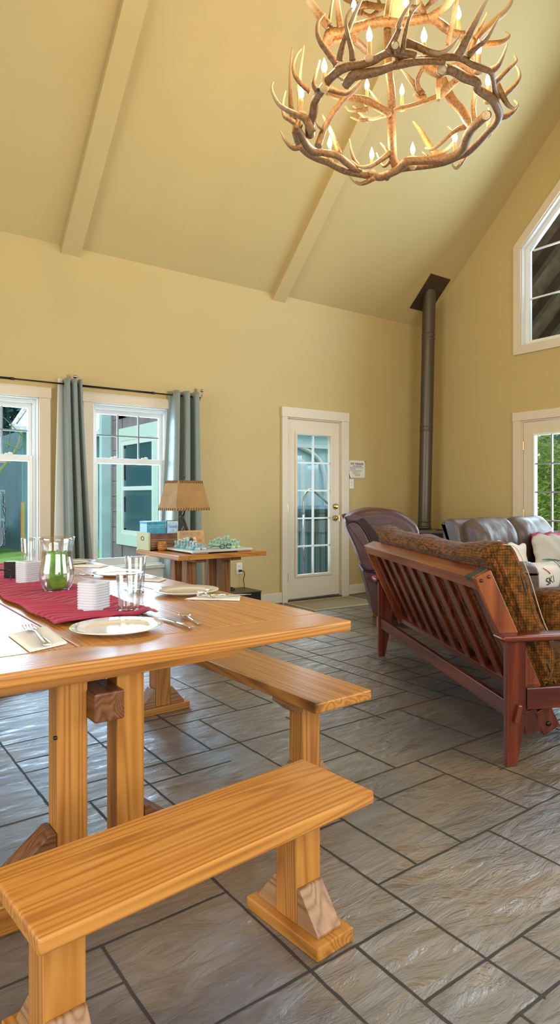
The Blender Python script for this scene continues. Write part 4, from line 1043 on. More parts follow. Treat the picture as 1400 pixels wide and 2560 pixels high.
# chess board and 32 pieces
bx0, by0, bs = 2.275, 4.425, .53
t = thing('chess_board', 'white and grey marble chess board at the front of the side table', 'chess board', (bx0+bs/2, by0+bs/2, SZ), 0)
h = bs/2; b = MB(); b.bx(-h, h, -h, h, .010, .026); part('slab', b, M['board'], t, bevel=.004)
for sx, sy in ((-1, -1), (1, -1), (1, 1), (-1, 1)):
    b = MB(); b.bx(sx*(h-.075)-.06, sx*(h-.075)+.06, sy*(h-.03)-.026, sy*(h-.03)+.026, 0, .010); part('corner_foot', b, M['cedar_x'], t, bevel=.002)
sq = .052; b = MB()
for i in range(8):
    for j in range(8):
        if (i+j) % 2: b.bx(-4*sq+i*sq, -3*sq+i*sq, -4*sq+j*sq, -3*sq+j*sq, .0258, .0264)
part('dark_squares', b, M['boarddark'], t)
def piece_profile(kind):
    base = [(0, 0), (.0165, 0), (.0175, .003), (.0165, .007), (.012, .010), (.0085, .016)]
    H = {'pawn': .034, 'rook': .038, 'knight': .044, 'bishop': .048, 'queen': .060, 'king': .066}[kind]
    pr = base+[(.0065, H*.55), (.0075, H*.66), (.0115, H*.68), (.0075, H*.72)]
    if kind == 'pawn': pr += [(.009, H*.80), (.0105, H*.9), (.008, H*.98), (0, H*1.0)]
    elif kind == 'rook': pr = base+[(.009, H*.6), (.0125, H*.72), (.0135, H*.75), (.0135, H), (.0095, H), (.0095, H*.9), (0, H*.9)]
    elif kind == 'bishop': pr += [(.0105, H*.8), (.009, H*.9), (.003, H*.97), (.0035, H*.99), (0, H*1.02)]
    elif kind in ('queen', 'king'): pr += [(.0085, H*.78), (.013, H*.93), (.0125, H*.95), (.005, H*.97), (.0045, H*1.0), (0, H*1.02)]
    else: pr = base+[(.0095, .018), (.0, .020)]
    return pr, H
def piece(kind, body, basem, label, loc, group, rz=0):
    t = thing('chess_'+kind, label, 'chess piece', loc, rz, group); t.scale = (1.25, 1.25, 1.38)
    pr, H = piece_profile(kind)
    cut = 6
    b = MB(); b.lathe(pr[:cut]+[(0, pr[cut-1][1])], 18); part('base', b, basem, t)
    b = MB(); b.lathe([(0, pr[cut-1][1])]+pr[cut-1:], 18)
    if kind == 'knight':
        b.tube([(-.002, 0, .014), (-.006, 0, .026), (-.003, 0, .038), (.006, 0, .043), (.015, 0, .036)], [.010, .009, .0085, .008, .005], 10, sub=4); b.tube([(-.002, .003, .042), (-.003, .004, .051)], [.003, .0008], 6)
    if kind == 'king': b.cb((0, 0, H*1.06), (.003, .003, .011)); b.cb((0, 0, H*1.07), (.009, .003, .003))
    part('body', b, body, t)
    return t
order = ['rook', 'knight', 'bishop', 'king', 'queen', 'bishop', 'knight', 'rook']
zb = SZ+.0265
def bpos(i, j): return (bx0+h-4*sq+(i+.5)*sq, by0+h-4*sq+(j+.5)*sq, zb)
for side, cols, gname, bodies in ((0, (0, 1), 'blue', ('cw', 'ct')), (1, (7, 6), 'green', ('cg', 'cy'))):
    cn = 'milky turquoise' if side == 0 else 'pale green'; sd = 'left' if side == 0 else 'right'
    protos = {}
    for j in range(8):
        k = order[j]
        alt = (j % 3 == 1)
        lab = {'rook': '%s chess rook at a corner of the %s back row', 'knight': '%s horse-head chess knight in the %s back row', 'bishop': '%s pointed chess bishop in the %s back row',
               'king': '%s chess king, tallest piece, with a cross, in the %s back row', 'queen': '%s crowned chess queen beside the king in the %s back row'}[k] % (cn, sd)
        bp = bpos(cols[0], j)
        if k in protos: dup(protos[k], bp, (0 if side == 0 else PI))
        else: protos[k] = piece(k, M[bodies[0]], M[bodies[1]] if alt else M[bodies[0]], lab, bp, '%s back-row chess pieces' % cn, 0 if side == 0 else PI)
        pp = bpos(cols[1], j)
        if 'pawn' in protos: dup(protos['pawn'], pp)
        else: protos['pawn'] = piece('pawn', M[bodies[0]], M[bodies[0]], '%s chess pawn in the front row at the %s of the board' % (cn, sd), pp, '%s chess pawns' % cn)
t = thing('eyeglasses', 'folded black-framed eyeglasses lying on the front of the chess board', 'eyeglasses', (2.60, 4.50, zb), R_(12))
for s_ in (-1, 1):
    b = MB(); pts = [(s_*.034+.026*math.cos(a*PI/10), 0, .018+.017*math.sin(a*PI/10)) for a in range(20)]; b.tube(pts, .0028, 6, closed=True); part('rim', b, M['black'], t)
    b = MB(); b.tube([(s_*.062, 0, .022), (s_*.06, .05, .02), (s_*.052, .11, .012), (s_*.045, .125, .003)], .0024, 6, sub=4); part('temple', b, M['black'], t)
b = MB(); b.tube([(-.009, 0, .022), (0, -.002, .026), (.009, 0, .022)], .0025, 6, sub=3); part('bridge', b, M['black'], t)
# lamp
LX, LY = 2.535, 5.085
t = thing('table_lamp', 'table lamp with stitched parchment shade on a forked antler stem', 'lamp', (LX, LY, SZ), R_(11))
b = MB(); b.lathe([(0, 0), (.085, 0), (.088, .01), (.07, .02), (.03, .028), (0, .03)], 28); part('base', b, M['cedar_z'], t)
b = MB(); b.tube([(.06, 0, .02), (.045, 0, .10), (.02, 0, .17), (-.01, 0, .235), (-.035, 0, .27)], [.015, .015, .014, .014, .017], 10, sub=4); b.tube([(.02, 0, .17), (-.01, .0, .16), (-.025, 0, .08), (-.02, 0, .02)], [.012, .011, .009, .008], 10, sub=4)
part('stem', b, mat('dark_antler_stem', (.06, .032, .018), .5, var=.5, vscale=30), t)
b = MB(); b.tube([(-.03, 0, .26), (-.005, 0, .29), (0, 0, .345)], .009, 8, sub=3); b.tube([(0, 0, .33), (0, 0, .40)], .017, 12); part('socket', b, M['iron'], t)
bw, bd, tw, td, zb0, zt0 = .178, .125, .125, .088, .318, .570
b = MB()
cs = [[(-w_, -d_, z), (w_, -d_, z), (w_, d_, z), (-w_, d_, z)] for w_, d_, z in ((bw, bd, zb0), (tw, td, zt0))]
for i in range(4):
    j = (i+1) % 4; b.face([b.b.verts.new(p) for p in (cs[0][i], cs[0][j], cs[1][j], cs[1][i])])
sh = part('lamp_shade', b, M['shade'], t, thick=.003)
b = MB()
for w_, d_, z, dz in ((bw, bd, zb0, .022), (tw, td, zt0, -.022)):
    for (ax, n) in (('f', 13), ('b', 13), ('l', 9), ('r', 9)):
        for k in range(n):
            u = -1+2*(k+.5)/n; f = .004
            if ax == 'f': p = [(u*w_, -d_-f, z), (u*w_*.98+.008, -d_-f+abs(dz)*.14*(1 if dz > 0 else -1), z+dz)]
            elif ax == 'b': p = [(u*w_, d_+f, z), (u*w_+.008, d_+f-abs(dz)*.14*(1 if dz > 0 else -1), z+dz)]
            elif ax == 'l': p = [(-w_-f, u*d_, z), (-w_-f+abs(dz)*.2*(1 if dz > 0 else -1), u*d_+.008, z+dz)]
            else: p = [(w_+f, u*d_, z), (w_+f-abs(dz)*.2*(1 if dz > 0 else -1), u*d_+.008, z+dz)]
            b.tube(p, .0026, 5)
part('lacing', b, M['lace'], sh)
b = MB(); b.tube([(0, 0, .40), (0, 0, .60)], .003, 6); b.tube([(-.012, 0, .612), (-.008, 0, .602), (.008, 0, .602), (.012, 0, .618)], .003, 6, sub=3); part('finial', b, M['iron'], t)
# crate, blue box, leaflets, barrel, sign
t = thing('wooden_crate', 'dark slatted crate with pale green ends at left of the side table', 'crate', (2.285, 5.06, SZ), 0)
cw, cd, ch = .125, .115, .135
b = MB(); b.bx(-cw+.01, cw-.01, -cd, -cd+.012, 0, ch); b.bx(-cw+.01, cw-.01, cd-.012, cd, 0, ch); b.bx(-cw+.01, cw-.01, -cd, cd, 0, .008); part('body', b, mat('dark_reddish_crate', (.13, .045, .018), .4, var=.5, vscale=16), t)
for s_ in (-1, 1):
    b = MB(); b.bx(s_*cw-.008, s_*cw+.008, -cd-.004, cd+.004, 0, ch+.012); e_ = part('end_panel', b, M['crate_side'], t, bevel=.003)
    b = MB(); pts = [(s_*(cw+.009), .028*math.cos(a*PI/10), .095+.016*math.sin(a*PI/10)) for a in range(20)]; b.tube(pts, .003, 6, closed=True); part('hand_hole', b, M['brown_ink'], e_)
b = MB()
for k in range(5): b.tube([(-cw+.012, -cd-.002, .035+k*.013), (cw-.012, -cd-.002, .033+k*.013)], .0018, 6)
part('wire_bands', b, mat('tan_wire', (.55, .36, .16), .5), t)
t = thing('blue_box', 'bright blue patterned box sitting on top of the slatted crate', 'box', (2.245, 5.06, SZ+.137), 0)
b = MB(); b.bx(-.085, .075, -.075, .075, -.01, .085); part('body', b, M['bluebox'], t, bevel=.003)
b = MB(); b.bx(-.089, .079, -.079, .079, .080, .096)
part('lid', b, M['bluebox'], t, bevel=.003)
b = MB(); b.bx(-.0865, -.0851, -.07, .07, -.008, .078); part('end_label', b, M['bluelight'], t)
b = MB()
for r_ in range(2):
    for k in range(7): b.tube([(-.08+k*.022+r_*.011, -.0757, .06-.014*r_), (-.069+k*.022+r_*.011, -.0757, .066-.014*r_), (-.058+k*.022+r_*.011, -.0757, .06-.014*r_)], .0012, 5)
part('wave_pattern', b, mat('pale_wave_print', (.6, .7, .6), .6), t)
for i, (nm, m_, lab) in enumerate((('booklet', 'bookblue', 'pale blue booklet standing at front of the crate, lettering on its cover'), ('booklet', 'paper', 'thin white booklet standing between the blue and dark booklets'), ('booklet', 'bookdark', 'dark teal booklet standing at the back of the crate'))):
    t = thing(nm, lab, 'booklet', (2.377-.0+.004*i, 4.985+.024*i, SZ+.085), 0, 'booklets standing in the crate')
    b = MB(); T = Matrix.Rotation(R_(8), 4, 'X'); b.bx(-.047, .042, -.006, .006, 0, .142+.006*i, T); part('cover', b, M[m_], t, bevel=.001)
    if i == 0:
        text_mesh('lettering', 'Shidy', .034, mat('blue_ink', (.05, .18, .45), .6), t, (-.003, -.0215, .105), (R_(82), 0, 0))
        b = MB(); b.bx(-.008, .002, -.0075, -.0062, .012, .045, T); b.bx(-.03, -.016, -.0075, -.0062, .01, .025, T); part('cover_picture', b, mat('blue_picture', (.06, .2, .5), .6), t)
t = thing('coaster_barrel', 'small banded wooden barrel standing in front of the crate', 'barrel', (2.248, 4.90, SZ))
b = MB(); b.lathe([(0, 0), (.030, 0), (.036, .018), (.0375, .036), (.036, .055), (.031, .074), (.026, .074), (0, .068)], 24); part('staves', b, M['oak_z'], t)
for z in (.018, .040, .055):
    b = MB(); b.lathe([(.0365, z-.004), (.0385, z-.003), (.0385, z+.003), (.0365, z+.004)], 24); part('hoop', b, M['cedar_x'], t)
t = thing('plaque', 'tan wooden plaque reading LIFE IS BETTER, leaning behind the chessmen', 'sign', (2.575, 5.02, SZ), R_(0))
T = Matrix.Rotation(R_(-14), 4, 'X')
b = MB(); b.bx(-.125, .125, -.006, .006, 0, .150, T); part('board', b, M['signwood'], t, bevel=.002)
def on_sign(body, size, m_, x, z, **k):
    p = T @ Vector((x, -.0065, z)); return text_mesh('lettering', body, size, m_, t, p, (R_(90-14), 0, 0), **k)
on_sign('LIFE IS BETTER', .040, M['greyink'], 0, .118, sx=.74); on_sign('the', .034, M['orange'], .078, .062, sx=.8, shear=.3)
for x, z, rx, rz_, mm_ in ((-.045, .055, .034, .024, 'brown_ink'), (-.012, .075, .017, .016, 'brown_ink'), (.012, .05, .03, .03, 'brown_ink'), (.03, .07, .014, .022, 'paper'), (-.07, .03, .016, .014, 'paper')):
    b = MB(); b.lathe([(0, 0), (1, 0), (1, .001), (0, .001)], 20, (0, 0, 0), T @ Matrix.Translation((x, -.0062, z)) @ Matrix.Rotation(R_(90), 4, 'X') @ Matrix.Diagonal((rx, rz_, 1, 1)), False); part('painted_shape', b, M[mm_], t)

# ------------------------------------------------------------------ things on the back wall and by the door
t = thing('wall_outlet', 'cream wall outlet with one plug, right of the side table', 'outlet', (3.632, YB, .43))
b = MB(); b.bx(-.036, .036, -.006, 0, -.06, .06); part('cover_plate', b, M['switch'], t, bevel=.003)
for z in (.024, -.024):
    b = MB(); b.bx(-.017, .017, -.008, -.005, z-.014, z+.014); so = part('socket', b, M['switch'], t, bevel=.004)
    b = MB(); b.bx(-.009, -.006, -.0085, -.0075, z-.004, z+.008); b.bx(.006, .009, -.0085, -.0075, z-.004, z+.008); b.bx(-.002, .002, -.0085, -.0075, z-.011, z-.006); part('slots', b, M['black'], so)
t = thing('power_cord', 'brown power cord plugged into the outlet, hanging to the black cabinet', 'cord', (3.632, YB, .43))
b = MB(); b.bx(-.014, .016, -.035, -.009, -.036, -.012); part('plug', b, M['black'], t, bevel=.004)
b = MB(); b.tube([(.01, -.03, -.024), (.04, -.035, -.035), (.05, -.03, -.07), (.035, -.03, -.12), (.045, -.03, -.17), (.04, -.04, -.20)], .0045, 8, sub=5); part('cable', b, mat('brown_cord', (.06, .025, .015), .5), t)
b = MB(); b.bx(-.15, .20, -.34, 0, 0, .225)
t = thing('black_cabinet', 'low black cabinet on the floor right of the side table', 'cabinet', (3.45, YB-.06, 0))
part('body', b, M['black'], t, bevel=.004)
b = MB(); b.bx(-.155, .205, -.345, .0, .225, .237); part('top', b, mat('brown_black_top', (.07, .05, .03), .4), t, bevel=.003)
b = MB()
for k in range(3): b.tube([(.05*math.cos(a*.9+k)*(1-.1*k), .05*math.sin(a*.9+k), .006+.006*k+.002*math.sin(a*2)) for a in range(9)], .0055, 7, sub=4)
b.bx(-.03, .02, -.015, .02, .0, .028)
solo('coiled_cable', b, M['black'], 'coiled black cable with adapter on the low black cabinet', 'cable', (3.42, 5.83, .2375))
# sign
t = thing('paper_notice', 'white paper notice headed HOT TUB RULES pinned right of back door', 'notice', (5.297, YB-.004, 1.525))
def sheetf(u, v):
    return Vector((-.14+.28*u+(.018*(1-v)**3*(1-u)**2), -.003-.03*max(0, .3-u)*max(0, .45-v)*6, -.108+.216*v))
b = MB(); b.grid(sheetf, 12, 12); part('sheet', b, M['paper'], t, thick=.0008)
text_mesh('heading', 'HOT TUB RULES', .034, M['ink'], t, (.0, -.0045, .066), (R_(90), 0, 0), sx=.82, off=.0006)
text_mesh('subheading', 'USE AT YOUR OWN RISK', .017, M['ink'], t, (.005, -.0045, .040), (R_(90), 0, 0), sx=.72)
b = MB(); rr = random.Random(2)
for k in range(10):
    z = .026-k*.0098; b.bx(-.115, -.115+rr.uniform(.08, .22), -.0052, -.0044, z-.002, z+.002)
part('small_print', b, M['greyink'], t)
b = MB(); b.bx(-.03, .05, -.0052, -.0044, -.077, -.071); part('red_line', b, M['redink'], t)
for x, z in ((-.132, .103), (.134, .098)):
    b = MB(); b.ball((x, -.006, z), .007, 6); part('push_pin', b, M['brown_ink'], t)
t = thing('light_switch', 'white double light switch just below the paper notice', 'switch', (5.212, YB, 1.348))
b = MB(); b.bx(-.035, .035, -.006, 0, -.06, .06); part('cover_plate', b, M['switch'], t, bevel=.003)
for z in (.017, -.017):
    b = MB(); b.cb((0, -.010, z), (.012, .012, .02), (.3, 0, 0)); part('toggle', b, M['switch'], t, bevel=.002)
b = MB(); b.bx(-.036, .036, -.006, 0, -.06, .06); solo('wall_plate', b, M['switch'], 'cream wall plate low on the back wall beside the burgundy recliner', 'wall plate', (5.50, YB, .38), bevel=.003)
t = thing('doormat', 'flat tan doormat with pale binding lying inside the back door', 'doormat', (4.62, 5.65, 0), R_(-3))
b = MB(); b.bx(-.42, .42, -.28, .27, .001, .010); part('pile', b, M['mat'], t)
b = MB()
for a in ((-.44, .44, -.30, -.28), (-.44, .44, .27, .29), (-.44, -.42, -.28, .27), (.42, .44, -.28, .27)): b.bx(a[0], a[1], a[2], a[3], .001, .012)
part('binding', b, M['matedge'], t)
